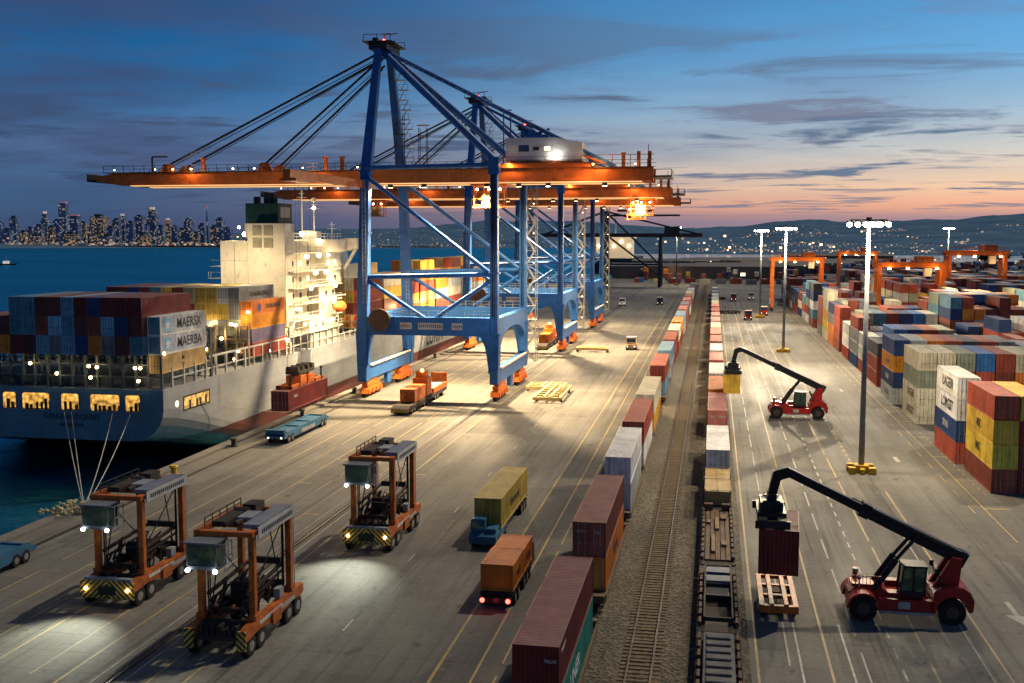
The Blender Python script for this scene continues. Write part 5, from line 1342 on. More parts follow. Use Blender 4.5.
    m.box(-.6, .6, -1.3, 1.3, 2.85, 3.7); m.tube((-.9, -.4, 3.6), (.9, -.4, 3.6), .35, 10); m.tube((-.9, .9, 3.3), (.9, .9, 3.3), .3, 10)
    for q in range(9): a = hash01(q, 5) * 2.4 - 1.2; b2 = hash01(q, 9) * 5 - 2.5; m.tube((a, b2, 2.9), (a * .6, b2 + .8, 4.2), .05, 5)
    rq = random.Random(7)
    for q in range(46):
        xa = rq.choice([-1.25, -1.0, -.6, .5, .9, 1.2]) + rq.uniform(-.1, .1); ya = rq.uniform(-3.2, 2.6); za = rq.uniform(1.9, 3.6)
        m.bar((xa, ya, za), (xa + rq.uniform(-.5, .5), ya + rq.uniform(.4, 1.6), za + rq.uniform(-.5, .9)), rq.uniform(.06, .2))
    for s in (-1, 1):
        for k in range(4): m.bar((s * 1.45, -3.0 + 1.6 * k, 2.2), (s * 1.2, -2.2 + 1.6 * k, 3.5 + .25 * (k % 2)), .12)
        m.bar((s * 1.3, -3, 3.4), (s * 1.25, 3.1, 3.7), .14)
    m.build('spreader', paint('greasy_rust', (.028, .018, .014), .55, rust=.8, dscale=2), t)
    m = MB(); m.box(-1.55, 1.55, 3.2, 3.6, 1.5, 2.2); m.build('rear_axle', grease, t)
    m = MB(); m.box(-1.55, 1.55, -3.5, -3.1, 1.5, 2.2); m.box(-1.55, 1.55, -4.6, -3.5, 1.2, 1.5)
    for q in range(7): m.box(-1.4 + q * .42, -1.15 + q * .42, -4.5, -3.7, 1.5, 1.9 + .5 * hash01(q, 3))
    m.build('front_axle', grease, t)
    for (a, b_) in (((-1.2, -2.9, 3), (-.4, -2.9, 8.2)), ((1.1, 2.9, 3), (.3, 2.9, 8.2)), ((1.3, -2.6, 3.2), (1.7, 2.7, 8.1)), ((-1.5, 2.9, 3), (-1.5, -2.6, 8.1))): m = MB(); m.tube(a, b_, .05, 6); m.build('hoist_rope', dark, t)
    m = MB(); m.box(-1.2, 1.2, 3.0, 3.25, 4.2, 4.7); m.build('tie_beam', grease, t)
    m = MB(); m.box(1.5, 2.0, 1, 1.7, 2.3, 3.0); m.build('gear_box', steel, t)
    if panel:
        m = MB(); m.prism([(-2.2, .75), (2.2, .75), (2.2, 2.1), (1.6, 2.2), (-1.6, 2.2), (-2.2, 2.1)], 1, -5.0, -4.92); m.build('front_panel', chev, t)
        m = MB(); m.box(-1.9, 1.9, -4.9, -4.5, 2.0, 2.35); m.build('front_shelf', steel, t)
        for x in (-1.7, 1.7): m = MB(); m.ball((x, -5.05, 1.5), .13, 0, 5); m.build('marker_lamp', lamp_y, t)
        m = MB(); m.box(-.7, .7, -5.05, -5.0, 1.05, 1.75); m.build('front_grille', dark, t)
    else:
        for s in (-1, 1): m = MB(); m.box(s * 2.18, s * 1.52, -5.0, -4.9, .7, 2.1); m.build('front_panel', chev, t)
    return t
s1 = straddle(True)
SC = [(s1, (-43.0, 74.8), 'orange straddle carrier with chevron front panel closest to the mooring bollards'), (straddle(False), (-30.9, 67.2), 'rust orange straddle carrier with open front, between the two chevron fronted ones'), (copy_tree(s1), (-28.8, 91.6), 'orange straddle carrier with chevron front panel and lit ground ahead, by the crane rail')]
for o, (x, y), lab in SC:
    o.location = (x, y, 0); o.scale = (.97, 1, .93); o['label'] = lab; o['group'] = 'straddle carriers on the apron'
    for dx in (-1.85, .1): spot('straddle_headlight', (x + dx, y - 5.1, 5.65), 5200 if o is not SC[1][0] else 500, (.93, 1, .82), 66, (x + .2 + dx * .3, y - 11.5, 0), 1.0, .12)

def stacker():
    t = thing('reach_stacker', '', 'reach stacker')
    for s in (-1, 1):
        for k, yy in enumerate((s * 1.75, s * 1.15)): wheel(t, -3.0, yy, .92, .52, hubd, 1)
        wheel(t, 3.0, s * 1.4, .9, .6, hubd, 1)
    m = MB()
    m.prism([(-4.0, .9), (-3.9, 1.75), (-3.3, 2.1), (-1.6, 2.1), (-1.2, 1.8), (1.2, 1.8), (1.6, 1.6), (1.6, .75), (-1.8, .6), (-2.0, 1.0)], 1, -.82, .82)
    for s in (-1, 1):
        m.prism([(-2.0, .65), (1.9, .65), (1.9, 1.55), (-2.0, 1.55)], 1, s * .82, s * 1.45)
        P = [(-3.0 + 1.15 * math.cos(PI * q / 10), .95 + 1.1 * math.sin(PI * q / 10)) for q in range(11)]
        P2 = [(-3.0 + 1.0 * math.cos(PI * q / 10), .95 + .97 * math.sin(PI * q / 10)) for q in range(10, -1, -1)]
        m.prism(P + P2, 1, s * .86, s * 2.1)
    m.build('chassis', red, t, bev=.025)
    m = MB()
    P = [(1.7, .8), (1.7, 2.3), (2.4, 2.75), (3.6, 2.7), (4.1, 2.4), (4.4, 1.8), (4.35, 1.0), (4.08, .9)] + [(3.0 + 1.08 * math.cos(a), .9 + 1.08 * math.sin(a)) for a in [PI * q / 8 for q in range(0, 9)]]
    m.prism(P, 1, -1.72, 1.72); m.build('counterweight', red, t, bev=.05)
    m = MB(); m.box(-3.7, -1.6, -.7, .7, 2.1, 2.3); m.box(-3.4, -3.1, .9, 1.4, 2.0, 2.9); m.box(-1.2, 1.0, .85, 1.6, 1.55, 2.2); m.build('walkway', red, t)
    m = MB(); m.box(-.6, .2, -1.5, -1.46, .9, 1.4); m.build('number_plate', signw, t)
    m = MB(); m.box(-1.9, 1.8, -1.6, -1.46, .55, .72); m.build('step', steel, t)
    m = MB()
    for s in (-1, 1): m.prism([(1.7, 2.2), (3.5, 2.6), (3.7, 4.5), (3.0, 4.6)], 1, s * .5, s * .85)
    m.box(2.4, 3.3, -.5, .5, 2.6, 3.2); m.build('boom_mount', red, t)
    # cab
    m = MB(); m.prism([(-.5, 1.85), (1.25, 1.85), (1.25, 2.15), (-.5, 2.15)], 1, -1.45, .2); m.prism([(-.35, 3.85), (1.3, 3.85), (1.3, 4.0), (-.35, 4.0)], 1, -1.45, .2)
    for (x, x2) in ((-.5, -.3), (1.15, 1.2), (.4, .42)):
        for y in (-1.42, .1): m.bar((x, y, 2.1), (x2, y, 3.9), .1)
    cab = m.build('cab', dark, t)
    m = MB(); m.prism([(-.44, 2.15), (1.18, 2.15), (1.2, 3.85), (-.28, 3.85)], 1, -1.36, .1); m.build('cab_window', glass, cab)
    m = MB(); m.box(.1, .6, -.8, -.3, 2.2, 3.0); m.build('cab_seat', dark, cab)
    # boom
    A = Vector((4.0, 0, 4.25)); B = Vector((-8.4, 0, 10.15)); d = (B - A)
    m = MB(); m.bar(A, A + d * .56, .85, .92, .8, .84); bo = m.build('boom', darkw, t)
    m = MB(); m.bar(A + d * .56, B, .58, .6); m.build('inner_boom', darkw, bo)
    m = MB(); m.bar(A + d * .53, A + d * .58, .98, 1.02); m.build('boom_collar', dark, bo)
    m = MB(); m.bar(A, A + d * .04, .98, 1.06); m.build('boom_foot', dark, bo)
    m = MB()
    for s in (-1, 1): m.bar(A + d * .12 + Vector((0, s * .56, .3)), A + d * .62 + Vector((0, s * .5, .3)), .1, .14)
    m.build('boom_hose', rubber, bo)
    for s in (-1, 1): m = MB(); m.tube((2.3, s * 1.0, 2.7), (2.0, s * 1.0, 3.6), .05, 6); m.bar((2.0, s * 1.05, 3.4), (2.0, s * 1.05, 3.8), .3, .06); m.build('mirror', dark, t)
    m = MB(); m.box(.2, 1.4, .4, 1.3, 2.2, 2.75); m.tube((.3, .85, 2.8), (1.3, .85, 2.8), .12, 8); m.build('hydraulic_block', grease, t)
    m = MB()
    for q in range(9): m.bar((-3.7 + q * .25, -.86, 2.3), (-3.7 + q * .25, -.86, 2.95), .04)
    m.bar((-3.7, -.86, 2.95), (-1.7, -.86, 2.95), .05); m.build('handrail', red, t)
    for s in (-1, 1):
        m2 = MB(); m2.tube((-2.2, s * .62, 1.9), (-.7, s * .62, 4.2), .24, 12); m2.tube((-.7, s * .62, 4.2), (.7, s * .62, 6.0), .13, 10); m2.build('lift_cylinder', dark, t)
    # gooseneck
    m = MB(); m.bar(B + Vector((.25, 0, -.05)), B + Vector((-.7, 0, -.35)), .7, .75); m.bar(B + Vector((-.55, 0, -.1)), B + Vector((-1.0, 0, -2.0)), .66, .7, .6, .6); m.tube(B + Vector((-.95, -.6, -1.9)), B + Vector((-.95, .6, -1.9)), .35, 10)
    gn = m.build('gooseneck', darkw, t)
    cxr = B.x - 1.0; zr = B.z - 2.2
    m = MB(); m.tube((cxr, 0, zr), (cxr, 0, zr - .5), .75, 16); m.box(cxr - 1.0, cxr + 1.0, -1.9, 1.9, zr - 1.1, zr - .5); m.box(cxr - .8, cxr + .8, -1.2, 1.2, zr - .5, zr + .1)
    m.tube((cxr - .6, -.9, zr - .1), (cxr + .6, -.9, zr - .1), .3, 10); m.tube((cxr - .6, .9, zr - .1), (cxr + .6, .9, zr - .1), .3, 10)
    for s in (-1, 1): m.box(cxr - .95, cxr - .35, s * 1.9, s * 3.0, zr - 1.15, zr - .75); m.box(cxr + .35, cxr + .95, s * 1.9, s * 3.0, zr - 1.15, zr - .75)
    for s in (-1, 1): m.box(cxr - 1.2, cxr + 1.2, s * 2.75, s * 3.05, zr - 1.35, zr - .8)
    for s in (-1, 1): m.bar((cxr + .3, s * .6, zr + .4), (cxr + .3, s * 1.5, zr - .6), .14)
    m.build('spreader', dark, t)
    for y in (-.9, .9): m = MB(); m.tube((-3.2, y, 2.1), (-3.2, y, 2.7), .06, 6); m.ball((-3.2, y, 2.8), .16, 0, 5); m.build('work_lamp', steel, t)
    return t
rs = stacker()
rs2 = copy_tree(rs)
rs.location = (13.8, 79.0, 0); tag(rs, 'large red reach stacker with black boom lowering a dark red container', 'reach stacker', 'reach stackers in the lane')
rs2.location = (12.6, 165.0, 0); tag(rs2, 'smaller looking red reach stacker beyond, holding a yellow container over the train', 'reach stacker', 'reach stackers in the lane')
ctop = 10.15 - 2.2 - 1.37
cont(14.0 - 8.95, 79 - 3.03, ctop - 3.25, 'burgundy', 'dark red container held by the large reach stacker above an orange trailer', None, L=6.06, W=2.75, Hh=3.2, must=True, parts=False, door=False, rz=R(-4))
cont(12.6 - 9.6, 165 - 3.03, ctop - 2.85, 'amber', 'yellow container held by the reach stacker beside the train', None, L=6.06, Hh=2.82, must=True, parts=False, door=False)

def cargo_trailer(x, y, label, L=7.2, W=2.5, mat=orange, rz=0, zt=.95, grp=None):
    t = thing('roll_trailer', label, 'trailer', (x, y, 0), rz, grp)
    m = MB()
    for s in (-1, 1): m.box(s * W / 2, s * (W / 2 - .35), -L / 2, L / 2, zt - .32, zt); m.box(s * .65, s * .35, -L / 2, L / 2, zt - .3, zt + .12)
    n = max(3, int(L / 2.3))
    for k in range(n + 1): y_ = -L / 2 + (L - .35) * k / n; m.box(-W / 2 + .3, W / 2 - .3, y_, y_ + .35, zt - .3, zt - .02)
    m.build('frame', mat, t)
    m = MB(); m.box(-W / 2, W / 2, -L / 2 - .08, -L / 2 - .005, zt - .55, zt - .02); m.build('end_board', mat, t)
    m = MB(); m.box(-.5, .5, -.4, 1.2, zt - .45, zt - .1); m.build('under_box', grease, t)
    for s in (-1, 1):
        for y_ in (-L * .36, L * .3): wheel(t, s * (W / 2 - .25), y_, .33, .28)
    return t
cargo_trailer(5.0, 80.2, 'orange roll trailer standing under the container held by the large reach stacker', 7.4, 2.7)
FT = 'low trailers parked on the lit apron'
cargo_trailer(-26.2, 179, 'cream yellow low trailer, broad and empty, landward of the first crane', 15, 4.6, paint('trailer_cream', (.55, .4, .16), .5, rust=.4), 0, 1.0, FT)
cargo_trailer(-28.6, 187.2, 'cream low trailer parked behind and askew of the broad one', 6, 6.5, MATS['trailer_cream'], 0, .9, FT)
cargo_trailer(-27.5, 251, 'cream low trailer parked crosswise beyond the second crane leg', 4, 7.4, MATS['trailer_cream'], 0, 1.1, FT)

def agv(label, x, y, L=15.5, mat=bluelite, load=None, group=None, rz=0):
    """low automatic container vehicle"""
    t = thing('container_carrier_vehicle', label, 'carrier vehicle', (x, y, 0), rz, group)
    m = MB(); m.prism([(-L / 2, .75), (-L / 2, 1.1), (-L / 2 + .8, 1.35), (L / 2 - .8, 1.35), (L / 2, 1.1), (L / 2, .75), (L / 2 - 3.2, .7), (L / 2 - 3.6, .5), (-L / 2 + 3.6, .5), (-L / 2 + 3.2, .7)], 0, -1.35, 1.35)
    m.build('chassis', mat, t, bev=.03)
    m = MB()
    for s in (-1, 1): m.box(s * 1.3, s * 1.1, -L / 2 + .9, L / 2 - .9, 1.35, 1.55)
    for y_ in (-L / 2 + .9, -2, 2, L / 2 - 1.2): m.box(-1.1, 1.1, y_, y_ + .3, 1.35, 1.5)
    m.build('load_rail', mat, t)
    for s in (-1, 1):
        for y_ in (-L / 2 + 1.5, -L / 2 + 2.75, L / 2 - 2.75, L / 2 - 1.5): wheel(t, s * 1.15, y_, .55, .42)
        m = MB(); m.box(s * 1.352, s * 1.4, -2.5, 2.5, .6, 1.1); m.build('side_box', steel, t)
    for x_ in (-.9, -.3, .3, .9):
        m = MB(); m.box(x_ - .12, x_ + .12, -L / 2 - .04, -L / 2 + .01, .8, .98); m.build('headlight', glow('lamp_soft', (1, .9, .7), 3) if abs(x_) > .5 else steel, t)
    m = MB(); m.box(-1.3, 1.3, -L / 2 + .05, -L / 2 + .7, 1.36, 1.9); m.build('sensor_head', mat, t)
    return t
GA = 'low carrier vehicles on the apron'
agv('empty blue carrier vehicle under the hanging burgundy container', -55.6, 138.6, 16.5, group=GA)
agv('blue carrier vehicle cut off by the frame at the quay side', -57.0, 72.6, 15, group=GA)

def orange_hauler(x, y, label, L=24):
    t = thing('orange_hauler', label, 'hauler', (x, y, 0))
    m = MB(); m.prism([(-L / 2, .4), (-L / 2, 1.0), (-L / 2 + 1, 1.3), (L / 2, 1.3), (L / 2, .7), (0, .55)], 0, -1.4, 1.4); m.build('chassis', grease, t, bev=.04)
    m = MB(); m.box(-1.4, 1.4, -L / 2 - .06, -L / 2, .4, 1.0); m.build('bumper', chev, t)
    m = MB(); m.box(-1.2, 1.2, -L / 2 + 4.2, -L / 2 + 11, 1.35, 3.4); m.build('power_box', orange, t, bev=.05)
    m = MB(); m.box(-1.2, 1.2, -L / 2 + 11.5, -L / 2 + 14.5, 1.35, 4.2); m.box(-.8, .8, -L / 2 + 12, -L / 2 + 14, 4.2, 5.2); m.build('cab', orange2, t, bev=.05)
    m = MB(); m.ball((.3, -L / 2 + 11.9, 5.4), .3, 0, 5); m.build('beacon', lamp_o, t)
    m = MB(); m.box(-2.0, -1.25, -L / 2 + 9, -L / 2 + 11, 1.9, 3.0); m.build('mirror_box', dark, t)
    m = MB()
    for s in (-1, 1): m.box(s * 1.4, s * 1.1, -L / 2 + 15, L / 2, 1.3, 2.1)
    for y_ in (15.2, 18, 21, L - .3): m.box(-1.1, 1.1, -L / 2 + y_, -L / 2 + y_ + .25, 1.6, 2.0)
    m.box(-1.4, 1.4, L / 2 - .3, L / 2, 2.1, 3.6); m.build('load_frame', orange, t)
    m = MB(); m.box(-1, 1, -L / 2 + 15.4, L / 2 - .8, 1.35, 1.9); m.build('load_bed', white, t)
    for s in (-1, 1):
        for y_ in (-L / 2 + 2, -L / 2 + 3.4, -3, -1.4, 4, 5.6, 9): wheel(t, s * 1.2, y_, .5, .4)
    return t
orange_hauler(-46.2, 167.5, 'long orange hauler with cab and load frame under the first crane')
orange_hauler(-39.9, 262, 'long orange hauler beside the second crane leg', 20)
def truck(x, y, label, cabmat, L=15, load=None, rz=0, tail=False, group=None):
    """terminal tractor with a skeletal trailer, cab at the near end unless tail"""
    t = thing('terminal_truck', label, 'truck', (x, y, 0), rz, group)
    m = MB()
    for s in (-1, 1): m.box(s * .55, s * .35, -L / 2, L / 2, .95, 1.2)
    for y_ in [(-L / 2 + .1) + k * (L - .4) / 5 for k in range(6)]: m.box(-1.2, 1.2, y_, y_ + .25, .98, 1.18)
    m.build('trailer_frame', cabmat if not tail else dark, t)
    for s in (-1, 1):
        for y_ in (L / 2 - 1.2, L / 2 - 2.5, L / 2 - 3.8): wheel(t, s * .98, y_, .52, .5)
        wheel(t, s * 1.0, -L / 2 - .6 + (2 if tail else 0), .52, .4); wheel(t, s * .98, -L / 2 + 2.6, .52, .5)
    if not tail:
        m = MB(); m.prism([(-L / 2 - 2.0, .5), (-L / 2 - 2.1, 1.15), (-L / 2 - 1.6, 1.4), (-L / 2 + .3, 1.3), (-L / 2 + 3.4, 1.0), (-L / 2 + 3.4, .7), (-L / 2, .45)], 0, -1.2, 1.2); m.build('tractor_body', cabmat, t, bev=.04)
        m = MB(); m.prism([(-L / 2 - 1.5, 1.42), (-L / 2 - 1.3, 2.5), (-L / 2 - .2, 2.5), (-L / 2 - .1, 1.42)], 0, -1.15, .1); cb = m.build('cab', cabmat, t, bev=.05)
        m = MB(); m.prism([(-L / 2 - 1.56, 1.75), (-L / 2 - 1.42, 2.35), (-L / 2 - 1.36, 2.35), (-L / 2 - 1.5, 1.75)], 0, -1.05, 0); m.build('cab_window', glass, cb)
        m = MB(); m.box(.2, 1.1, -L / 2 - 1.6, -L / 2 + .2, 1.4, 1.75); m.build('engine_hood', cabmat, t, bev=.05)
    else:
        m = MB(); m.box(-1.2, 1.2, -L / 2 - .3, -L / 2 - .01, .55, .95); m.build('bumper', dark, t)
        for s in (-1, 1): m = MB(); m.tube((s * .95, -L / 2 - .34, .75), (s * .95, -L / 2 - .3, .75), .17, 12); m.build('tail_lamp', lamp_r, t)
        m = MB(); m.prism([(L / 2, .6), (L / 2, 2.3), (L / 2 + 1.6, 2.2), (L / 2 + 1.8, 1.2), (L / 2 + 1.8, .6)], 0, -1.1, 1.1); m.build('cab', cabmat, t, bev=.05)
    return t
truck(-19.2, 98.3, 'blue terminal truck carrying a yellow container on the apron', bluelite, 14.4)
cont(-19.2, 91.5, 1.22, 'mustard', 'yellow lettered container riding on the blue terminal truck', None, L=13.4, Hh=2.75, must=True, parts=False, door=False, txt=[('Evermont', '+x', 1.15, inkm, 0, 0, 1.0)])
truck(-15.1, 79.1, 'dark truck with red tail lamps carrying an orange container', dark, 8.8, tail=True)
cont(-15.1, 75.1, 1.22, 'orange', 'weathered orange container on the dark truck with red tail lamps', None, L=4.3, Hh=2.0, must=True, parts=False, door=False, txt=[('nol', '+x', .9, inkm, 0, 0, 1)])
cont(-15.1, 79.5, 1.22, 'orange', 'second orange container on the dark truck, just behind its cab', None, L=4.0, Hh=1.9, must=True, parts=False, door=False, txt=[('now', '+x', .9, inkm, 0, 0, 1)])
point('tail_glow', (-15.1, 74.1, .7), 6, (1, .06, .03), .1)
def small_truck(x, y, label, mat, rz=0):
    t = thing('yard_tractor', label, 'tractor', (x, y, 0), rz, 'yard tractors far down the lanes')
    m = MB(); m.box(-1.25, 1.25, -2.4, 2.6, .5, 1.3); m.box(-1.2, 1.2, -2.5, -2.4, .6, 1.1); m.build('chassis', mat, t, bev=.06)
    m = MB(); m.box(-1.15, 1.15, -1.8, .4, 1.3, 3.0); cb = m.build('cab', mat, t, bev=.08)
    m = MB(); m.box(-1.0, 1.0, -1.83, -1.8, 1.9, 2.7); m.build('cab_window', paint('window_blue', (.02, .05, .12), .2), cb)
    m = MB(); m.box(-1.1, 1.1, -1.9, .5, 3.0, 3.12); m.build('cab_roof', white, cb)
    for s in (-1, 1):
        for y_ in (-1.6, 1.6): wheel(t, s * 1.05, y_, .55, .4)
        m = MB(); m.ball((s * .85, -2.5, .95), .14, 0, 4); m.build('headlight', glow('lamp_soft', (1, .9, .7), 3), t)
    return t
small_truck(-18.9, 258, 'white and brown yard tractor alone on the lit apron', paint('tractor_sand', (.5, .36, .2)))
small_truck(11.3, 357, 'red yard tractor facing along the lane between train and masts', red)
small_truck(-20.4, 428, 'dark yard tractor far down the shaded apron', dark)
small_truck(8.5, 460, 'small red yard tractor far down the lane', red)
small_truck(-34.5, 420, 'white yard tractor by the far end of the crane rails', white)
small_truck(17.2, 378, 'red yard tractor parked at the foot of a light mast', red)
small_truck(16.0, 470, 'white yard tractor far down the lane near the gantry', white)
for (x, y, n_) in ((3.2, 385, 'first'), (5.6, 385, 'second'), (8.0, 386, 'third'), (3.6, 470, 'fourth')):
    cargo_trailer(x, y, f'dark low trailer parked across the lane, {n_} of a loose line', 5, 2.1, grease, .3, .9, 'dark trailers parked across the lane')

# ------------------------------------------------------------------ light masts
def mast(x, y, h, label, arm=1.0):
    t = thing('light_mast', label, 'light mast', (x, y, 0), group='light masts in the yard')
    m = MB()
    for a in (0, PI / 2): c, s = math.cos(a) * 1.6, math.sin(a) * 1.6; m.bar((-c, -s, .35), (c, s, .35), .55, .5)
    m.box(-.8, .8, -.8, .8, .1, .9)
    for a in range(4): c, s = math.cos(a * PI / 2 + PI / 4) * 1.55, math.sin(a * PI / 2 + PI / 4) * 1.55; m.box(c - .4, c + .4, s - .4, s + .4, 0, .75)
    m.build('base', yellow, t, bev=.04)
    m = MB(); m.tube((0, 0, .9), (0, 0, h), .34, 14, .2); m.build('pole', paint('pole_grey', (.20, .225, .25), .5, .1), t, smooth=True)
    m = MB(); m.tube((0, 0, h), (0, 0, h + .5), .3, 10); m.bar((-2.0 * arm, 0, h + .2), (2.0 * arm, 0, h + .2), .14); m.bar((0, -1.6, h + .1), (0, 1.6, h + .1), .14); m.build('head_frame', dark, t)
    for (dx, dy) in ((-2.1, 0), (-1.25, -.3), (-.42, -.6), (.42, -.6), (1.25, -.3), (2.1, 0), (0, -1.5), (0, 1.5), (-1.1, .8), (1.1, .8)):
        m = MB(); m.box(dx * arm - .3, dx * arm + .3, dy - .22, dy + .3, h - .08, h + .12); lm = m.build('floodlight', dark, t)
        m = MB(); m.ball((dx * arm, dy - .08, h - .32), .29, 0, 5); m.build('lamp', lamp_w, lm)
    return t
MW = (1, .80, .52)
for k, (x, y, h, p, lab) in enumerate(((17.1, 127.4, 28.6, 95000, 'tall light mast on yellow blocks standing before the container yard, brightest head'), (16.4, 258.5, 29, 90000, 'light mast on yellow blocks in the lane beyond the smaller reach stacker'), (15.4, 366, 29, 90000, 'light mast far down the lane beside the red tractors'), (100.6, 500, 30.5, 50000, 'light mast rising behind the orange yard gantries'), (-20, 602, 32, 50000, 'light mast far off beside the old dark crane'))):
    mast(x, y, h, lab)
    for dx in (-2.6, 2.6): spot('mast_floodlight', (x + dx, y, h - .9), p * (.27, .55, .42, .42, .42)[k], MW, 168, None, .35, .5)
# extra spots added at the mast heads to brighten the lanes
for (x, y, p, tg, sz) in ((16.4, 258.5, 210000, (13, 160), 90), (16.4, 258.5, 90000, (30, 200), 80), (15.4, 366, 150000, (10, 290), 80)):
    spot('mast_floodlight', (x - 2, y - 2.2, 28.2), p, MW, sz, (tg[0], tg[1], 0), .8, .4)
# fill spots without fixtures, added above the yard rows to brighten the stacks
for (x, y, p) in ((50, 215, 26000), (66, 300, 60000), (92, 400, 70000)): spot('yard_fill_spot', (x, y, 24), p, (1, .74, .42), 150, None, .8, .5)

# ------------------------------------------------------------------ rubber-tyred yard gantries
def rtg():
    t = thing('yard_gantry', '', 'yard gantry')
    W = 8.6
    for s in (-1, 1):
        m = MB()
        for y in (-3.5, 3.5): m.bar((s * W, y, 1.6), (s * W, y, 18), 1.1, 1.1)
        m.box(s * W - .5, s * W + .5, -5.5, 5.5, 1.2, 2.2); m.box(s * W - .5, s * W + .5, -3.5, 3.5, 16.6, 17.6); m.build('leg', orange2, t)
        for y in (-4.5, -3, 3, 4.5): wheel(t, s * W, y, .7, .5)
        m = MB(); m.box(s * W - .8, s * W + .8, -1.8, 1.8, 2.2, 4.0); m.build('power_box', paint('gantry_white', (.5, .5, .48)), t)
    for y in (-3.5, 3.5):
        m = MB(); m.box(-W - 1, W + 1, y - .55, y + .55, 18, 19.4); m.build('girder', orange2, t)
        m = MB()
        for x in range(-9, 10, 2): m.box(x - .05, x + .05, y - .6, y - .5, 19.4, 20.4)
        m.box(-9, 9.1, y - .6, y - .5, 20.35, 20.45); m.build('railing', boomc, t)
    m = MB(); m.box(2, 6, -4, 4, 19.4, 21.2); m.build('trolley', boomc, t)
    m = MB(); m.box(4, 6, -2, 0, 15.4, 17.8); m.build('operator_cab', cream, t)
    for x in (-6, -1, 7): m = MB(); m.box(x - .4, x + .4, -4.3, -4.1, 17.5, 17.9); m.build('floodlight', lamp_y, t)
    return t
g1 = rtg()
RT = [(g1, (29.7, 405, 0), 'orange yard gantry spanning the stacks at the lane edge, beyond the light masts'), (copy_tree(g1), (55.8, 330, 0), 'orange yard gantry in the middle of the yard, closest to the front stacks'), (copy_tree(g1), (89.5, 400, 0), 'orange yard gantry standing deepest in the yard, tallest against the hills'), (copy_tree(g1), (70, 560, 0), 'orange yard gantry farther off behind the stacks')]
for o, l, lab in RT:
    o.location = l; o['label'] = lab; o['group'] = 'orange yard gantries'
    if l[0] > 80: o.scale = (1.05, 1, 1.13)
    for x in (-6, 6): point('gantry_lamp', (l[0] + x, l[1] - 5.5, 16.9), 700, (1, .6, .22), .2)

fc = random.Random(44)
for row in range(11):     # stacks and parked boxes far beyond the yard: too small to count
    y = 640 + row * 34; x = -48 + fc.uniform(0, 10)
    while x < 60 + row * 34:
        if fc.random() < .78:
            for t in range(fc.choice([1, 2, 2, 3])):
                SPECS.append(dict(x=x, y=y + fc.uniform(-2, 2), z=t * 2.6, c=fc.choices(YC, YW)[0], label='', group=None, L=12.19 if fc.random() < .6 else 6, W=2.44, H=2.55, door=False, txt=[], must=False, parts=False, rz=0, doorc=None))
        x += fc.choice([2.6, 2.6, 2.6, 2.6, 9, 14])
place_containers()
fl_ = []
for k in range(90): fl_.append((fc.uniform(-45, 420), fc.uniform(640, 1180), fc.choice([5, 7, 9, 12]), fc.choice([.6, .8, 1.1]), fc.choices([0, 1, 3], [.45, .25, .3])[0]))
lamps_mesh('far_terminal_lights', fl_)
dg_ = bpy.context.evaluated_depsgraph_get()
for o in TEXTS:      # lettering becomes plain mesh
    me = bpy.data.meshes.new_from_object(o.evaluated_get(dg_)); me.name = 'lettering'
    q = link('lettering', me, o.parent, o.location); q.rotation_euler = o.rotation_euler; q.scale = o.scale
    bpy.data.objects.remove(o)

# ------------------------------------------------------------------ far end of the terminal
fr_ = random.Random(17)
for k in range(0, 16, 2):
    y = 700 + 30 * k + fr_.uniform(-8, 8); x = [-10, 90, 30, 170, 60, 240, -30, 140, 10, 200, 90, 300, 40, 230, 120, 330][k]; w_ = fr_.uniform(60, 120); h_ = fr_.uniform(4.5, 8); d_ = fr_.uniform(12, 20)
    t = thing('warehouse', f'long low dark shed at the far end of the terminal, {ORD[k + 1]} row out', 'warehouse', (x, y, 0), group='sheds at the far end of the terminal')
    m = MB(); m.box(-w_ / 2, w_ / 2, -d_ / 2, d_ / 2, 0, h_); m.build('wall', shed, t)
    m = MB(); m.prism([(-d_ / 2 - .6, h_ + .004), (d_ / 2 + .6, h_ + .004), (0, h_ + 2)], 0, -w_ / 2 - .6, w_ / 2 + .6); m.build('roof', shedr, t)
    if k % 4 == 0:
        for q in range(3): xx = fr_.uniform(-w_ / 2 + 4, w_ / 2 - 4); m = MB(); m.box(xx, xx + 3, -d_ / 2 - .1, -d_ / 2 - .01, 2, 4); m.build('door', paint('shed_door', (.03, .03, .03)) if q else winlit, t)
        point('shed_lamp', (x + fr_.uniform(-20, 20), y - d_ / 2 - 5, 6), 900, (1, .6, .28), .3)
for k in range(14):
    x = -30 + k * 8.5; c_ = fr_.choice(['brown red', 'burgundy', 'grey', 'dark grey', 'cream', 'rust red'])
    o = link('rail_boxcar', MESH_BOX if False else container_mesh(6.06, 2.8, 2.9, 'full'), None, (x, 618 + (k % 3) * 4, .02)); o.rotation_euler.z = PI / 2; o.color = (*COL[c_], 1)
    tag(o, f'{c_} box parked crosswise beyond the train ends, {ORD[k + 1]} along the row', 'box', 'boxes parked beyond the trains')

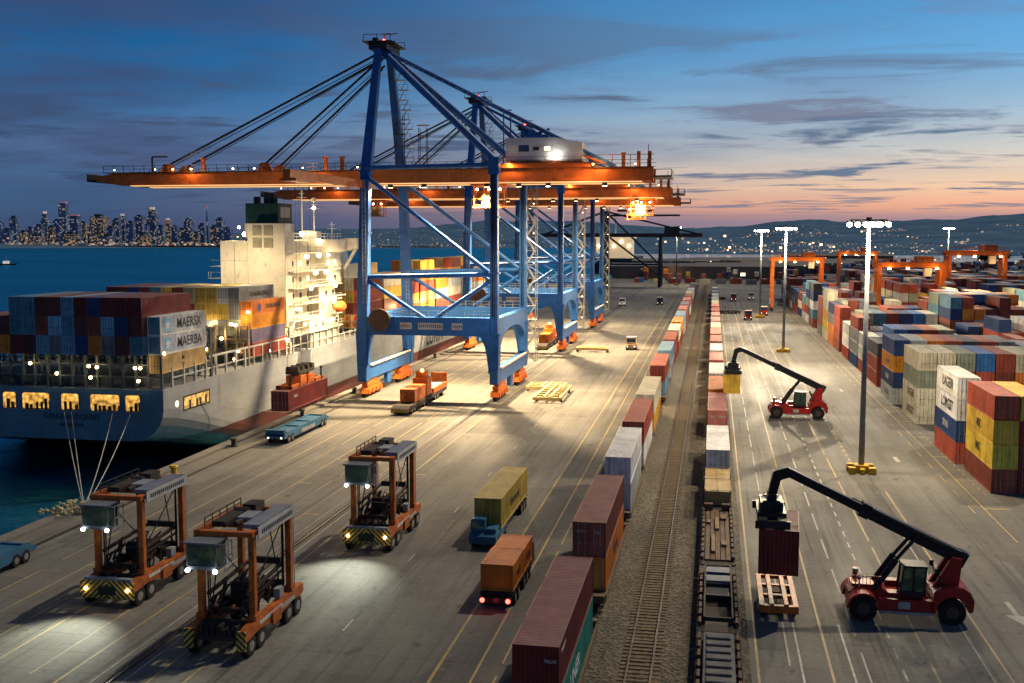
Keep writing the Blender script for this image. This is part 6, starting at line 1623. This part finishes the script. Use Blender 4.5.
def tree(x, y, h, label):
    t = thing('dark_tree', label, 'tree', (x, y, 0), group='dark trees at the shore')
    m = MB(); m.tube((0, 0, 0), (0, 0, h * .6), .5, 8, .25)
    for q in range(4): a = q * 1.7; m.tube((0, 0, h * .4), (math.cos(a) * h * .25, math.sin(a) * h * .25, h * .7), .2, 6, .08)
    m.build('trunk', paint('bark', (.03, .024, .018), .9), t)
    m = MB(); rq = random.Random(int(x * 7 + y))
    for q in range(420):
        u = rq.gauss(0, .34); v = rq.gauss(0, .34); w_ = rq.betavariate(2, 2); p = Vector((u * h * .8 * (1.15 - w_ * .7), v * h * .8 * (1.15 - w_ * .7), h * (.28 + .75 * w_))); s = rq.uniform(.35, .9)
        a = Vector((rq.uniform(-1, 1), rq.uniform(-1, 1), rq.uniform(-1, 1))).normalized() * s; b_ = a.cross(Vector((rq.uniform(-1, 1), 1, rq.uniform(-1, 1)))).normalized() * s
        m.face([p - a - b_, p + a - b_, p + a + b_, p - a + b_])
    m.build('crown', paint('leaf_dark', (.03, .045, .02), .9), t)
tk = 0
for k in range(16):
    x = [250, 262, 285, 300, 322, 350, 360, 385, 410, 430, 455, 470, 500, 520, 550, 575][k]; y = 1080 + (k * 37) % 80
    tree(x, y, 11 + (k * 5) % 9, f'dark leafy tree at the far shore behind the yard, {ORD[k + 1]} along the line')
# far moored ship and passing boat
ds = thing('moored_ship', 'distant moored ship with lit cream deckhouse beyond the last crane', 'ship', (-82, 930, 0))
ds.scale = (1.25, 1.25, 1.25)
m = MB(); m.prism([(-14, -5), (12, -5), (14, 7), (-14, 7)], 1, -40, 70); m.build('hull', paint('far_hull', (.05, .055, .07)), ds)
m = MB(); m.box(-12, 12, -20, 0, 7, 20); m.box(-14, 14, -14, -4, 20, 23); m.build('deckhouse', glow('far_house_glow', (1, .72, .36), .5), ds)  # lamplight on the deckhouse walls painted as glow
m = MB(); m.tube((0, -8, 23), (0, -8, 34), .5, 8); m.build('mast', white, ds)
for q in range(5): m = MB(); m.ball((-10 + 5 * q, -20.6, 15 + 3 * (q % 2)), .7, 0, 4); m.build('deck_light', lamp_y, ds)
bt = thing('harbour_boat', 'small boat with white cabin crossing the bay at the frame edge', 'boat', (-730, 1020, -3.5), .5)
m = MB(); m.prism([(-9, 1.6), (9, 1.6), (11.5, 2.4), (8, -.5), (-8, -.5)], 1, -2.5, 2.5); m.build('hull', dark, bt)
m = MB(); m.box(-3, 3, -1.8, 1.8, 1.6, 4.4); m.build('cabin', glow('boat_cabin_glow', (1, .9, .75), .5), bt)  # cabin walls glow, brightness put into the material
m = MB(); m.tube((0, 0, 4.4), (0, 0, 8), .12, 6); m.build('mast', white, bt)

# ------------------------------------------------------------------ render settings
scene.view_settings.view_transform = 'Standard'; scene.view_settings.look = 'None'; scene.view_settings.exposure = 0
scene.cycles.use_denoising = True
try: scene.cycles.denoiser = 'OPENIMAGEDENOISE'
except Exception: pass
scene.cycles.max_bounces = 5; scene.cycles.diffuse_bounces = 2; scene.cycles.glossy_bounces = 3; scene.cycles.transmission_bounces = 2
scene.cycles.sample_clamp_indirect = 3; scene.cycles.caustics_reflective = False; scene.cycles.caustics_refractive = False
scene.cycles.use_light_tree = True
scene.cycles.use_adaptive_sampling = True; scene.cycles.adaptive_threshold = .03
